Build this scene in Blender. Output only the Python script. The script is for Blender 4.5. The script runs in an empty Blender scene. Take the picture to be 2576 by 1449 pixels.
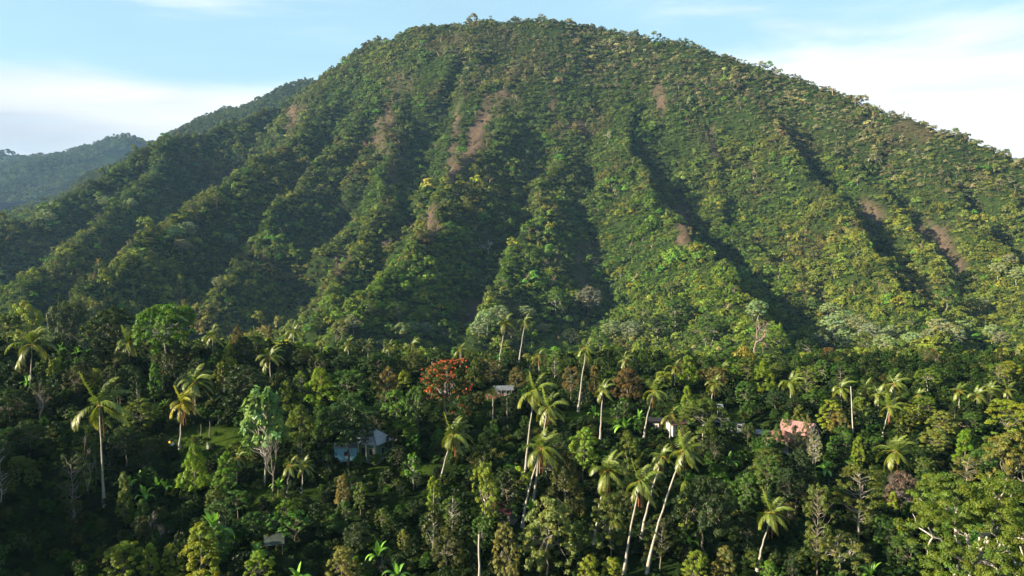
import bpy, math, random
import numpy as np
from mathutils import Vector, Euler, Matrix

# ------------------------------------------------------------------ scene, camera, light
scn = bpy.context.scene
COL = scn.collection
ZC = 80.0                                    # camera height over the datum
PITCH = math.radians(3.3)
F = 1288.0 / math.tan(math.radians(33.0))    # focal length in picture units (2576 wide)

cam_d = bpy.data.cameras.new('camera')
cam_d.sensor_width = 36.0
cam_d.angle = math.radians(66.0)
cam_d.clip_start = 1.0
cam_d.clip_end = 40000.0
cam = bpy.data.objects.new('camera', cam_d)
cam.location = (0, 0, ZC)
cam.rotation_euler = (math.radians(90) - PITCH, 0, 0)
COL.objects.link(cam)
scn.camera = cam

SUN_EL = math.radians(20.5)
SUN_DIR = Vector((-0.935 * math.cos(SUN_EL), -0.355 * math.cos(SUN_EL), math.sin(SUN_EL))).normalized()
sun_d = bpy.data.lights.new('sun', 'SUN')
sun_d.energy = 5.0
sun_d.angle = math.radians(0.5)
sun_d.color = (1.0, 0.87, 0.64)
sun = bpy.data.objects.new('sun', sun_d)
sun.rotation_euler = (-SUN_DIR).to_track_quat('-Z', 'Y').to_euler()
sun.location = (-400, -200, 500)
COL.objects.link(sun)

world = bpy.data.worlds.new('World')
scn.world = world
world.use_nodes = True
wt = world.node_tree
wt.nodes.clear()
def wn(t, **kw):
    n = wt.nodes.new(t)
    for k, v in kw.items(): setattr(n, k, v)
    return n
def wl(a, b): wt.links.new(a, b)
def wmath(op, a, b=None, c=None, clamp=False):
    n = wn('ShaderNodeMath', operation=op, use_clamp=clamp)
    for i, x in enumerate((a, b, c)):
        if x is None: continue
        if isinstance(x, (int, float)): n.inputs[i].default_value = x
        else: wl(x, n.inputs[i])
    return n.outputs[0]
def wsmooth(x, lo, hi):
    n = wn('ShaderNodeMapRange', interpolation_type='SMOOTHSTEP')
    wl(x, n.inputs[0]); n.inputs[1].default_value = lo; n.inputs[2].default_value = hi
    return n.outputs[0]

SKY_STRENGTH = 0.05
sky = wn('ShaderNodeTexSky', sky_type='NISHITA')
sky.sun_disc = False
sky.sun_elevation = SUN_EL
sky.sun_rotation = math.atan2(SUN_DIR.x, SUN_DIR.y)
sky.altitude = 300
sky.air_density = 1.0
sky.dust_density = 0.6
sky.ozone_density = 1.0
tc = wn('ShaderNodeTexCoord')
sep = wn('ShaderNodeSeparateXYZ')
wl(tc.outputs['Generated'], sep.inputs[0])
X, Y, Z = sep.outputs
az = wmath('ARCTAN2', X, Y)
el = wmath('ARCSINE', Z)
# wisps: noise drawn out along the horizon
cmb = wn('ShaderNodeCombineXYZ')
wl(wmath('MULTIPLY', az, 2.2), cmb.inputs[0]); wl(wmath('MULTIPLY', el, 13.0), cmb.inputs[1])
nz = wn('ShaderNodeTexNoise'); nz.inputs['Scale'].default_value = 1.6; nz.inputs['Detail'].default_value = 6.0
nz.inputs['Roughness'].default_value = 0.52; nz.inputs['Distortion'].default_value = 0.5
wl(cmb.outputs[0], nz.inputs['Vector'])
noise = nz.outputs[0]
nzc = wmath('SUBTRACT', noise, 0.5)
def bank(a0, e0, sa, se):
    """a bank of cloud at one azimuth and elevation (degrees)"""
    da = wmath('DIVIDE', wmath('SUBTRACT', az, math.radians(a0)), math.radians(sa))
    de = wmath('DIVIDE', wmath('SUBTRACT', el, math.radians(e0)), math.radians(se))
    r = wmath('ADD', wmath('MULTIPLY', da, da), wmath('MULTIPLY', de, de))
    return wmath('POWER', 2.718, wmath('MULTIPLY', r, -1.0))
low = wsmooth(wmath('ADD', el, wmath('MULTIPLY', nzc, 0.05)), math.radians(12.2), math.radians(8.6))
b1 = bank(24, 10.8, 13, 3.6)
b2 = bank(-27, 16.4, 9, 1.5)
b3 = bank(-14, 18.6, 10, 1.0)
b4 = bank(-60, 24, 22, 5)
b5 = bank(55, 30, 25, 6)
b6 = bank(150, 25, 40, 8)
s = wmath('ADD', wmath('ADD', b1, wmath('MULTIPLY', b2, 0.75)), wmath('MULTIPLY', b3, 0.4))
s = wmath('ADD', s, wmath('ADD', wmath('ADD', wmath('MULTIPLY', b4, 0.35), wmath('MULTIPLY', b5, 0.35)), wmath('MULTIPLY', b6, 0.35)))
m = wmath('ADD', wmath('ADD', s, low), wmath('MULTIPLY', nzc, 2.3))
mask = wsmooth(m, 0.10, 1.05)
mask = wmath('ADD', wmath('MULTIPLY', mask, 0.96), 0.04, clamp=True)
# the grey foot of the cloud that lies on the far hills
cm2 = wn('ShaderNodeCombineXYZ'); wl(wmath('MULTIPLY', az, 3.0), cm2.inputs[0]); wl(wmath('MULTIPLY', el, 20.0), cm2.inputs[1]); cm2.inputs[2].default_value = 4.0
nz2 = wn('ShaderNodeTexNoise'); nz2.inputs['Scale'].default_value = 1.3; nz2.inputs['Detail'].default_value = 7.0; nz2.inputs['Roughness'].default_value = 0.55; nz2.inputs['Distortion'].default_value = 0.4
wl(cm2.outputs[0], nz2.inputs['Vector'])
grey = wmath('ADD', bank(-33, 6.4, 10, 2.3), wmath('MULTIPLY', wsmooth(nz2.outputs[0], 0.42, 0.75), 0.45), clamp=True)
ccol = wn('ShaderNodeMix', data_type='RGBA')
ccol.inputs[6].default_value = (5.2, 5.4, 5.5, 1)
ccol.inputs[7].default_value = (3.0, 3.35, 3.75, 1)
wl(grey, ccol.inputs[0])
veil = wn('ShaderNodeMix', data_type='RGBA')          # thin high cirrus all over the blue
veil.inputs[7].default_value = (2.4, 4.1, 4.8, 1)
wl(wmath('ADD', wmath('MULTIPLY', nzc, 0.5), 0.66, clamp=True), veil.inputs[0]); wl(sky.outputs[0], veil.inputs[6])
skymix = wn('ShaderNodeMix', data_type='RGBA')
wl(mask, skymix.inputs[0]); wl(veil.outputs[2], skymix.inputs[6]); wl(ccol.outputs[2], skymix.inputs[7])
bg = wn('ShaderNodeBackground'); bg.inputs[1].default_value = SKY_STRENGTH
wl(skymix.outputs[2], bg.inputs[0])
wo = wn('ShaderNodeOutputWorld'); wl(bg.outputs[0], wo.inputs[0])

vs = scn.view_settings
scn.display_settings.display_device = 'sRGB'
vs.view_transform = 'Standard'
vs.look = 'None'
vs.gamma = 1.0
vs.exposure = 2.1
vs.use_curve_mapping = False
scn.render.engine = 'CYCLES'
cy = scn.cycles
cy.max_bounces = 4; cy.diffuse_bounces = 2; cy.glossy_bounces = 1; cy.transmission_bounces = 2
cy.volume_bounces = 0; cy.transparent_max_bounces = 4
cy.caustics_reflective = False; cy.caustics_refractive = False
cy.use_denoising = True

# ------------------------------------------------------------------ geometry helpers
FW = np.array([0, math.cos(PITCH), -math.sin(PITCH)])
UP = np.array([0, math.sin(PITCH), math.cos(PITCH)])
def ray(u, v):
    a = FW + UP * ((724.5 - v) / F)
    return np.array([(u - 1288.0) / F, a[1], a[2]])
def at(u, v, d):
    """the point of the photograph's pixel (2576 x 1449 units) at d metres ahead, z measured from the camera"""
    r = ray(u, v)
    return r * (d / r[1])
def project(P):
    P = np.asarray(P, dtype=float)
    f = P @ FW
    return 1288 + F * P[..., 0] / f, 724.5 - F * (P @ UP) / f, f

def vnoise(x, y, scale, seed):
    rs = np.random.RandomState(seed)
    tab = rs.rand(256, 256)
    xs, ys = np.asarray(x) / scale, np.asarray(y) / scale
    xi, yi = np.floor(xs).astype(int), np.floor(ys).astype(int)
    fx, fy = xs - xi, ys - yi
    fx = fx * fx * fx * (fx * (fx * 6 - 15) + 10); fy = fy * fy * fy * (fy * (fy * 6 - 15) + 10)
    g = lambda a, b: tab[a % 256, b % 256]
    return (g(xi, yi) * (1 - fx) * (1 - fy) + g(xi + 1, yi) * fx * (1 - fy) + g(xi, yi + 1) * (1 - fx) * fy + g(xi + 1, yi + 1) * fx * fy) * 2 - 1

def new_mesh(name, V, Q=None, T=None, mats=(), col=None, smooth=False, fmat=None):
    me = bpy.data.meshes.new(name)
    V = np.asarray(V, dtype=np.float32)
    loops, starts, n = [], [], 0
    if Q is not None and len(Q):
        Q = np.asarray(Q, dtype=np.int32); loops.append(Q.ravel()); starts.append(np.arange(len(Q)) * 4); n = len(Q) * 4
    if T is not None and len(T):
        T = np.asarray(T, dtype=np.int32); loops.append(T.ravel()); starts.append(n + np.arange(len(T)) * 3)
    L = np.concatenate(loops).astype(np.int32); S = np.concatenate(starts).astype(np.int32)
    me.vertices.add(len(V)); me.vertices.foreach_set('co', V.ravel())
    me.loops.add(len(L)); me.loops.foreach_set('vertex_index', L)
    me.polygons.add(len(S)); me.polygons.foreach_set('loop_start', S)
    if fmat is not None: me.polygons.foreach_set('material_index', np.asarray(fmat, dtype=np.int32))
    me.polygons.foreach_set('use_smooth', np.full(len(S), smooth))
    me.update(calc_edges=True)
    if col is not None:
        a = me.attributes.new('Col', 'FLOAT_COLOR', 'POINT')
        c = np.ones((len(V), 4), dtype=np.float32); c[:, :3] = col
        a.data.foreach_set('color', c.ravel())
    for m_ in mats: me.materials.append(m_)
    return me

class MB:
    """collects boxes, tubes and faces for ONE mesh"""
    def __init__(self): self.V, self.Q, self.T, self.n = [], [], [], 0
    def add(self, V, Q=(), T=()):
        V = np.asarray(V, dtype=float).reshape(-1, 3)
        if len(Q): self.Q.append(np.asarray(Q) + self.n)
        if len(T): self.T.append(np.asarray(T) + self.n)
        self.V.append(V); self.n += len(V)
    def box(self, c, s, rz=0.0):
        x, y, z = np.array(s) / 2
        P = np.array([(-x,-y,-z),(x,-y,-z),(x,y,-z),(-x,y,-z),(-x,-y,z),(x,-y,z),(x,y,z),(-x,y,z)])
        ca, sa = math.cos(rz), math.sin(rz)
        P = P @ np.array([[ca, sa, 0], [-sa, ca, 0], [0, 0, 1]]) + np.array(c)
        self.add(P, [(0,3,2,1),(4,5,6,7),(0,1,5,4),(1,2,6,5),(2,3,7,6),(3,0,4,7)])
    def hull(self, top, thick):
        """a flat polygon (quad or triangle) with thickness, downwards"""
        top = np.array(top, dtype=float); k = len(top)
        bot = top - np.array([0, 0, thick])
        P = np.vstack([top, bot])
        side = [(i, i + k, (i + 1) % k + k, (i + 1) % k) for i in range(k)]
        if k == 4: self.add(P, [(0,1,2,3), (7,6,5,4)] + side)
        else: self.add(P, side, [(0,1,2), (5,4,3)])
    def tube(self, pts, rad, sides=6, cap=True):
        pts = np.array(pts, dtype=float); k = len(pts)
        rad = np.broadcast_to(np.asarray(rad, dtype=float), (k,))
        tan = np.gradient(pts, axis=0); tan /= np.linalg.norm(tan, axis=1)[:, None] + 1e-9
        ref = np.array([0.3, 0.9, 0.1]) if abs(tan[0][2]) > 0.7 else np.array([0, 0, 1.0])
        a = np.cross(tan, ref); a /= np.linalg.norm(a, axis=1)[:, None] + 1e-9
        b = np.cross(tan, a)
        th = np.arange(sides) * 2 * math.pi / sides
        R = pts[:, None, :] + rad[:, None, None] * (np.cos(th)[None, :, None] * a[:, None, :] + np.sin(th)[None, :, None] * b[:, None, :])
        idx = np.arange(k * sides).reshape(k, sides); nx = np.roll(idx, -1, axis=1)
        Q = np.stack([idx[:-1], nx[:-1], nx[1:], idx[1:]], axis=-1).reshape(-1, 4)
        V = R.reshape(-1, 3); T = []
        if cap:
            V = np.vstack([V, pts[0] - tan[0] * 0.0, pts[-1] + tan[-1] * rad[-1] * 0.5]); c0, c1 = k * sides, k * sides + 1
            for j in range(sides):
                T.append((c0, (j + 1) % sides, j)); T.append((c1, (k - 1) * sides + j, (k - 1) * sides + (j + 1) % sides))
        self.add(V, Q, T)
    def mesh(self, name, mat, smooth=False, col=None):
        V = np.vstack(self.V)
        return new_mesh(name, V, np.vstack(self.Q) if self.Q else None, np.vstack(self.T) if self.T else None, (mat,), col, smooth)
    def build(self, name, mat, parent=None, smooth=False):
        return link(name, self.mesh(name, mat, smooth), parent)

def link(name, data, parent=None, loc=None, color=None):
    o = bpy.data.objects.new(name, data)
    COL.objects.link(o)
    if parent is not None: o.parent = parent
    if loc is not None: o.location = loc
    if color is not None: o.color = (*color[:3], 1.0)
    return o
def thing(name, label, cat, loc, rz=0.0, group=None):
    o = bpy.data.objects.new(name, None); COL.objects.link(o)
    o.empty_display_size = 0.2
    o.location = loc; o.rotation_euler = (0, 0, rz)
    tag(o, label, cat, group)
    return o
def tag(o, label=None, cat=None, group=None, kind=None):
    if label: o['label'] = label
    if cat: o['category'] = cat
    if group: o['group'] = group
    if kind: o['kind'] = kind

# ------------------------------------------------------------------ materials
def mat(name):
    m_ = bpy.data.materials.new(name); m_.use_nodes = True
    nt = m_.node_tree; nt.nodes.clear()
    out = nt.nodes.new('ShaderNodeOutputMaterial')
    return m_, nt, out
def leaf_mat(name, source, translucency=0.34, gloss=0.012):
    """leaf colour = leaf mesh's own variation x the plant's tint"""
    m_, nt, out = mat(name); N, L = nt.nodes, nt.links
    a = N.new('ShaderNodeAttribute'); a.attribute_name = 'Col'
    if source == 'object':
        t = N.new('ShaderNodeObjectInfo'); ts = t.outputs['Color']
    else:
        t = N.new('ShaderNodeAttribute'); t.attribute_type = 'INSTANCER'; t.attribute_name = 'tint'; ts = t.outputs['Color']
    mx = N.new('ShaderNodeMix'); mx.data_type = 'RGBA'; mx.blend_type = 'MULTIPLY'; mx.inputs[0].default_value = 1
    L.new(a.outputs['Color'], mx.inputs[6]); L.new(ts, mx.inputs[7])
    d = N.new('ShaderNodeBsdfDiffuse'); tr = N.new('ShaderNodeBsdfTranslucent')
    L.new(mx.outputs[2], d.inputs[0])
    warm = N.new('ShaderNodeMix'); warm.data_type = 'RGBA'; warm.blend_type = 'MULTIPLY'; warm.inputs[0].default_value = 1
    warm.inputs[7].default_value = (1.3, 1.35, 0.55, 1); L.new(mx.outputs[2], warm.inputs[6]); L.new(warm.outputs[2], tr.inputs[0])
    ms = N.new('ShaderNodeMixShader'); ms.inputs[0].default_value = translucency
    L.new(d.outputs[0], ms.inputs[1]); L.new(tr.outputs[0], ms.inputs[2])
    g = N.new('ShaderNodeBsdfGlossy'); g.inputs['Roughness'].default_value = 0.45; g.inputs[0].default_value = (1, 1, 1, 1)
    ms2 = N.new('ShaderNodeMixShader'); ms2.inputs[0].default_value = gloss
    L.new(ms.outputs[0], ms2.inputs[1]); L.new(g.outputs[0], ms2.inputs[2])
    L.new(ms2.outputs[0], out.inputs[0])
    return m_
BASE = 0.66      # the photograph is exposed for the sky: paint, bark and leaves are all on the dark side
def rough_mat(name, c0, c1, scale=3.0, rough=0.9, stretch=(1, 1, 1), bump=0.0, objcol=False, metal=0.0):
    m_, nt, out = mat(name); N, L = nt.nodes, nt.links
    tcn = N.new('ShaderNodeTexCoord'); mp = N.new('ShaderNodeMapping'); mp.inputs['Scale'].default_value = stretch
    L.new(tcn.outputs['Object'], mp.inputs[0])
    n = N.new('ShaderNodeTexNoise'); n.inputs['Scale'].default_value = scale; n.inputs['Detail'].default_value = 5; n.inputs['Roughness'].default_value = 0.65
    L.new(mp.outputs[0], n.inputs['Vector'])
    r = N.new('ShaderNodeValToRGB'); r.color_ramp.elements[0].position = 0.32; r.color_ramp.elements[1].position = 0.68
    r.color_ramp.elements[0].color = (*[x * BASE for x in c0], 1); r.color_ramp.elements[1].color = (*[x * BASE for x in c1], 1)
    L.new(n.outputs[0], r.inputs[0])
    p = N.new('ShaderNodeBsdfPrincipled'); p.inputs['Roughness'].default_value = rough; p.inputs['Metallic'].default_value = metal
    p.inputs['Specular IOR Level'].default_value = 0.25
    csock = r.outputs[0]
    if objcol:
        oi = N.new('ShaderNodeObjectInfo'); mx = N.new('ShaderNodeMix'); mx.data_type = 'RGBA'; mx.blend_type = 'MULTIPLY'; mx.inputs[0].default_value = 1
        L.new(r.outputs[0], mx.inputs[6]); L.new(oi.outputs['Color'], mx.inputs[7]); csock = mx.outputs[2]
    L.new(csock, p.inputs['Base Color'])
    if bump:
        b = N.new('ShaderNodeBump'); b.inputs['Strength'].default_value = bump; b.inputs['Distance'].default_value = 0.2
        L.new(n.outputs[0], b.inputs['Height']); L.new(b.outputs[0], p.inputs['Normal'])
    L.new(p.outputs[0], out.inputs[0])
    return m_

M = {}
M['leaf'] = leaf_mat('leaf', 'object')
M['leaf_far'] = leaf_mat('forest_leaf', 'instancer', 0.25, 0.008)
M['frond'] = leaf_mat('frond', 'object', 0.34, 0.03)
M['bark'] = rough_mat('bark', (0.55, 0.5, 0.45), (1, 1, 1), 1.5, stretch=(2, 2, 0.5), objcol=True)
M['bark_far'] = rough_mat('forest_bark', (0.16, 0.14, 0.12), (0.34, 0.31, 0.27), 0.4)
M['palm_bark'] = rough_mat('palm_bark', (0.22, 0.20, 0.16), (0.46, 0.42, 0.36), 2.0, stretch=(1, 1, 2.5))
M['blossom'] = rough_mat('blossom', (0.40, 0.05, 0.010), (0.58, 0.12, 0.018), 1.2, 0.6)
M['coconut'] = rough_mat('coconut', (0.30, 0.20, 0.03), (0.50, 0.26, 0.05), 3.0, 0.6)
M['metal_grey'] = rough_mat('grey_metal_sheet', (0.22, 0.23, 0.27), (0.36, 0.37, 0.42), 1.2, 0.5, (6, 1, 1))
M['metal_old'] = rough_mat('old_metal_sheet', (0.09, 0.095, 0.11), (0.18, 0.19, 0.21), 1.2, 0.6)
M['metal_dark'] = rough_mat('dark_metal_sheet', (0.05, 0.05, 0.06), (0.10, 0.10, 0.11), 1.2, 0.6)
M['metal_white'] = rough_mat('pale_metal_sheet', (0.22, 0.22, 0.24), (0.36, 0.36, 0.38), 1.2, 0.5)
M['roof_pink'] = rough_mat('pink_metal_sheet', (0.28, 0.13, 0.125), (0.42, 0.24, 0.22), 0.9, 0.55, (1, 4, 1))
M['roof_rust'] = rough_mat('rusty_metal_sheet', (0.18, 0.075, 0.055), (0.34, 0.17, 0.13), 1.4, 0.75, (1, 3, 1))
M['roof_maroon'] = rough_mat('maroon_metal_sheet', (0.035, 0.006, 0.008), (0.06, 0.012, 0.014), 1.0, 0.6)
M['roof_brown'] = rough_mat('brown_roof_tile', (0.12, 0.06, 0.04), (0.20, 0.10, 0.06), 2.0, 0.8)
M['roof_green'] = rough_mat('green_grey_metal_sheet', (0.03, 0.042, 0.034), (0.07, 0.085, 0.075), 1.6, 0.65)
M['wall_green'] = rough_mat('green_wall_paint', (0.10, 0.19, 0.10), (0.16, 0.27, 0.15), 0.8)
M['wall_blue'] = rough_mat('light_blue_wall_paint', (0.14, 0.34, 0.46), (0.24, 0.48, 0.60), 0.7)
M['wall_white'] = rough_mat('white_wall_paint', (0.38, 0.38, 0.37), (0.58, 0.58, 0.56), 0.8)
M['wall_wood'] = rough_mat('weathered_board', (0.20, 0.16, 0.11), (0.36, 0.30, 0.22), 2.0, stretch=(4, 4, 0.6))
M['wall_grey'] = rough_mat('grey_concrete', (0.22, 0.22, 0.21), (0.34, 0.33, 0.31), 1.2)
M['cream'] = rough_mat('cream_paint', (0.55, 0.54, 0.40), (0.68, 0.66, 0.50), 0.8)
M['dark'] = rough_mat('dark_opening', (0.012, 0.012, 0.014), (0.02, 0.02, 0.022), 1.0, 0.5)
M['soil_red'] = rough_mat('red_soil', (0.07, 0.022, 0.014), (0.11, 0.042, 0.026), 1.0)
M['cloth_yellow'] = rough_mat('yellow_cloth', (0.70, 0.40, 0.03), (0.8, 0.5, 0.06), 2)
M['cloth_white'] = rough_mat('white_cloth', (0.75, 0.75, 0.72), (0.85, 0.85, 0.82), 2)
M['cloth_orange'] = rough_mat('orange_cloth', (0.6, 0.16, 0.06), (0.7, 0.22, 0.08), 2)
M['cloth_black'] = rough_mat('black_cloth', (0.012, 0.012, 0.016), (0.022, 0.022, 0.028), 2)
M['pink'] = rough_mat('coral_paint', (0.7, 0.12, 0.10), (0.8, 0.18, 0.15), 2)

# ------------------------------------------------------------------ the land
CREST = {   # spur and ridge lines: picture position and distance ahead
 'main': [(770,214,1245),(850,156,1220),(900,124,1205),(925,104,1197),(950,102,1188),(972,114,1180),(1000,98,1168),(1050,70,1150),(1150,60,1120),(1240,48,1100),(1340,48,1090),(1500,66,1080),(1600,88,1060),(1700,100,1040),(1850,132,1000),(1890,150,990),(2050,212,950),(2250,282,900),(2450,346,850),(2600,406,820),(2800,484,800),(3100,614,760)],
 'west': [(-400,780,780),(-150,650,860),(0,566,920),(80,540,940),(170,482,975),(250,442,1000),(333,384,1030),(377,364,1048),(413,352,1060),(473,344,1085),(550,332,1115),(600,306,1140),(653,283,1180),(717,262,1215),(770,228,1243)],
 'west_b': [(413,352,1055),(320,480,950),(240,570,870),(150,650,770),(60,715,680)],
 's1': [(930,130,1180),(885,205,1130),(827,268,1080),(800,304,1050),(743,342,1010),(717,372,985),(640,420,935),(563,486,885),(500,536,845),(427,575,800),(367,606,765),(317,650,725),(250,720,670),(190,785,600)],
 's2': [(970,190,1110),(930,260,1050),(860,335,1000),(790,400,950),(717,470,890),(667,537,840),(633,597,800),(567,654,750),(500,704,700),(440,770,640)],
 's3': [(1070,140,1120),(1015,230,1055),(980,310,990),(968,425,920),(932,500,862),(905,566,812),(860,629,762),(827,686,712),(800,750,650),(750,810,585)],
 's4': [(1280,150,1080),(1262,250,1010),(1245,320,960),(1205,388,908),(1149,453,850),(1092,520,800),(1062,590,745),(1019,673,685),(940,735,620),(876,790,555)],
 's5': [(1440,170,1070),(1425,290,1000),(1402,380,930),(1365,442,870),(1348,524,800),(1316,600,740),(1292,674,680),(1250,750,620),(1176,818,548)],
 's6': [(1560,180,1050),(1580,280,985),(1595,360,930),(1622,450,870),(1659,543,810),(1720,638,740),(1790,694,670),(1845,745,610),(1890,795,550),(1935,846,490),(1960,890,440)],
 's7': [(1720,200,1015),(1765,320,940),(1805,430,880),(1850,535,810),(1930,625,740),(2000,705,670),(2080,775,600),(2165,820,530),(2230,865,460),(2290,905,400)],
 's8': [(1890,240,955),(1960,350,890),(2030,450,830),(2110,550,760),(2190,640,690),(2270,735,610),(2340,815,530),(2400,875,450)],
 's9': [(2070,290,925),(2160,400,860),(2240,490,800),(2330,590,720),(2400,685,640),(2480,775,560),(2560,845,480)],
 's10': [(2250,340,890),(2340,430,840),(2430,530,780),(2520,630,700),(2620,730,610),(2720,830,510)],
 's11': [(2450,400,845),(2560,500,780),(2680,620,700),(2800,740,600),(2900,830,500)],
 's12': [(2750,510,800),(2900,680,690),(3050,830,560)],
}
def reach(k, d):
    return d if d < 450 else 450 + (d - 450) * (1 + 0.6 * (d - 450) / 650)
LINES = {k: np.array([at(p[0], p[1], reach(k, p[2])) for p in v]) for k, v in CREST.items()}
# steepness of each spur's flanks, seen walking down it: (left of the picture, right of the picture)
FLANK = {'main': (0.95, 0.95), 'west': (1.1, 0.85), 'west_b': (1.4, 0.7)}
for k in ('s1', 's2', 's3', 's4', 's5'): FLANK[k] = (2.4, 0.74)
for k in ('s6', 's7', 's8', 's9', 's10', 's11', 's12'): FLANK[k] = (0.70, 2.2)
LIFT = {'s1': 12, 's2': -16, 's3': 4, 's4': 14, 's5': -8, 's6': 16, 's7': -12, 's8': 6, 's9': -16, 's10': 4}
for k, dz in LIFT.items():      # the spurs stand unequally high above the slope between them
    n_ = len(LINES[k]); LINES[k] = LINES[k] + np.outer(np.sin(np.linspace(0.25, 2.6, n_)) * dz, (0, 0, 1.0))
SEGS = []
for k, P in LINES.items():
    for a, b in zip(P[:-1], P[1:]): SEGS.append((a, b) + FLANK.get(k, (1.2, 1.2)))
srs = np.random.RandomState(44)
for k, P in LINES.items():            # side spurs that branch off every spur
    if k in ('back', 'main'): continue
    L = np.concatenate([[0], np.cumsum(np.linalg.norm(np.diff(P[:, :2], axis=0), axis=1))])
    t, side = srs.uniform(20, 60), 1
    while t < L[-1] - 15:
        a = np.array([np.interp(t, L, P[:, i]) for i in range(3)]); b = np.array([np.interp(min(t + 12, L[-1]), L, P[:, i]) for i in range(3)])
        dn = (b - a)[:2]; dn /= np.linalg.norm(dn) + 1e-9
        if P[0, 2] < P[-1, 2]: dn = -dn
        an = side * math.radians(srs.uniform(35, 62)); ln = srs.uniform(45, 95) * (1 if a[1] > 700 else .7)
        e = np.array([dn[0] * math.cos(an) - dn[1] * math.sin(an), dn[0] * math.sin(an) + dn[1] * math.cos(an)])
        if e[1] < 0.35: SEGS.append((a - (0, 0, 2.0), np.array([a[0] + e[0] * ln, a[1] + e[1] * ln, a[2] - ln * srs.uniform(.65, .9)]), 1.1, 1.1))
        t += srs.uniform(70, 150); side = -side
CPTS = [p for P in LINES.values() for p in P]
for p in LINES['main']:
    CPTS += [p + (0, 130, -95), p + (0, 330, -230)]
for xx in range(-420, 700, 70): CPTS.append(np.array([xx, 395.0, -110.0]))
CPTS = np.array(CPTS)

def near_z(x, y):
    """the plantation slope and the valley behind it"""
    py = [0, 60, 100, 122, 140, 180, 230, 262, 300, 345, 420, 500, 3000]
    pz = [-62, -58.5, -55.5, -53, -50, -43, -38, -39.5, -46, -57, -76, -86, -86]
    z = np.interp(y, py, pz)
    left = 1 / (1 + np.exp((x + 62) / 14.0)) * np.exp(-((y - 222) / 42.0) ** 2)
    z = z + 6.0 * left
    # the valley shelf is lower to the far left, and an unseen wooded bank is added there to shade the lower left
    shade_bank = np.clip((-x - 118 - np.clip(y - 150, 0, 400) * 0.62) / 75.0, 0, 1)
    z = z + 46 * shade_bank * shade_bank * (3 - 2 * shade_bank) * np.clip((150 - y) / 40, 0, 1)
    z = z + 1.6 * vnoise(x, y, 38, 3) + 0.6 * vnoise(x, y, 13, 4)
    # small terraces
    z = z + 0.5 * np.sin(z * 1.9 + vnoise(x, y, 60, 5) * 2)
    return z
def land_z(x, y):
    x = np.asarray(x, dtype=float); y = np.asarray(y, dtype=float)
    shp = x.shape; x = x.ravel(); y = y.ravel()
    base = near_z(x, y)
    out = base.copy()
    far = y > 300
    if far.any():
        xf, yf = x[far], y[far]
        wx = xf + 15 * vnoise(xf, yf, 85, 11) + 5 * vnoise(xf, yf, 22, 12)
        wy = yf + 13 * vnoise(xf, yf, 85, 13) + 5 * vnoise(xf, yf, 22, 14)
        acc = np.zeros(len(xf)); SH = 1.6
        for a, b, kl, kr in SEGS:
            if b[1] > a[1]: a, b = b, a                       # always walk down towards the viewer
            d = b[:2] - a[:2]; L = math.hypot(*d); d = d / L
            px, py = wx - a[0], wy - a[1]
            s0 = px * d[0] + py * d[1]; t = np.clip(s0 / L, 0, 1)
            side = px * d[1] - py * d[0]                      # negative: to the picture's right
            lat = np.abs(side)
            h = a[2] + t * (b[2] - a[2]) - np.where(side < 0, kr, kl) * lat - 1.5 * np.abs(s0 - t * L)
            acc += np.exp(np.clip(h, -400, 700) / SH - 100)
        tent = SH * (np.log(acc + 1e-300) + 100)
        num = np.zeros(len(xf)); den = np.zeros(len(xf))
        for p in CPTS:
            w = 1.0 / ((xf - p[0]) ** 2 + (yf - p[1]) ** 2 + 300.0) ** 1.6
            num += w * p[2]; den += w
        body = num / den - np.interp(yf, [380, 520, 750, 1300], [60, 100, 140, 140])
        mtn = np.maximum(tent - 1.0, body)
        mtn = mtn + 4.0 * vnoise(xf, yf, 55, 21) * np.clip((1250 - yf) / 300, 0.25, 1) + 1.6 * vnoise(xf, yf, 19, 22)
        nb = base[far]
        dlt = (mtn - nb) / 5.0
        out[far] = nb + 5.0 * np.where(dlt > 30, dlt, np.log1p(np.exp(np.clip(dlt, -30, 30)))) * np.clip((yf - 300) / 60, 0, 1)
    return out.reshape(shp)

BARE = [(965,330,26,62,1),(1150,305,14,42,1),(1142,425,20,48,1),(1215,335,34,46,1),(1180,385,20,60,1),(1265,265,55,35,.6),(1395,300,10,90,.9),(1450,315,36,26,.9),(1660,258,16,38,1),(1795,360,13,45,.8),
        (2350,590,40,32,1.2),(2385,645,40,42,1.2),(1465,680,20,55,1),(1088,560,24,46,.8),(1195,790,32,42,.8),(745,292,40,30,.8),(1725,570,26,60,.8),(2190,540,40,30,.7),(1000,215,60,30,.35),(1120,110,60,30,.3),
        (990,440,16,50,.9),(1500,640,20,30,.5),(1900,430,40,20,.3),(2300,330,70,20,.4),(860,690,20,40,.5),(620,610,18,40,.4)]
def bare_mask(P):
    u, v, f = project(P)
    m_ = np.zeros(len(P))
    wob = 14 * vnoise(P[:, 0], P[:, 1], 16, 31); wob2 = 18 * vnoise(P[:, 0], P[:, 1], 22, 32)
    for (a, b, ru, rv, s_) in BARE:
        q = ((u + wob - a - (v - b) * (a - 1400) / 2600) / (ru * .75)) ** 2 + ((v + wob2 - b) / (rv * 1.1)) ** 2
        m_ = np.maximum(m_, s_ * np.clip(1.5 - q, 0, 1))
    st = vnoise(u, v * 0.13, 9, 33)
    return np.clip(m_ * (1.05 + 1.0 * st), 0, 1)

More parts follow.
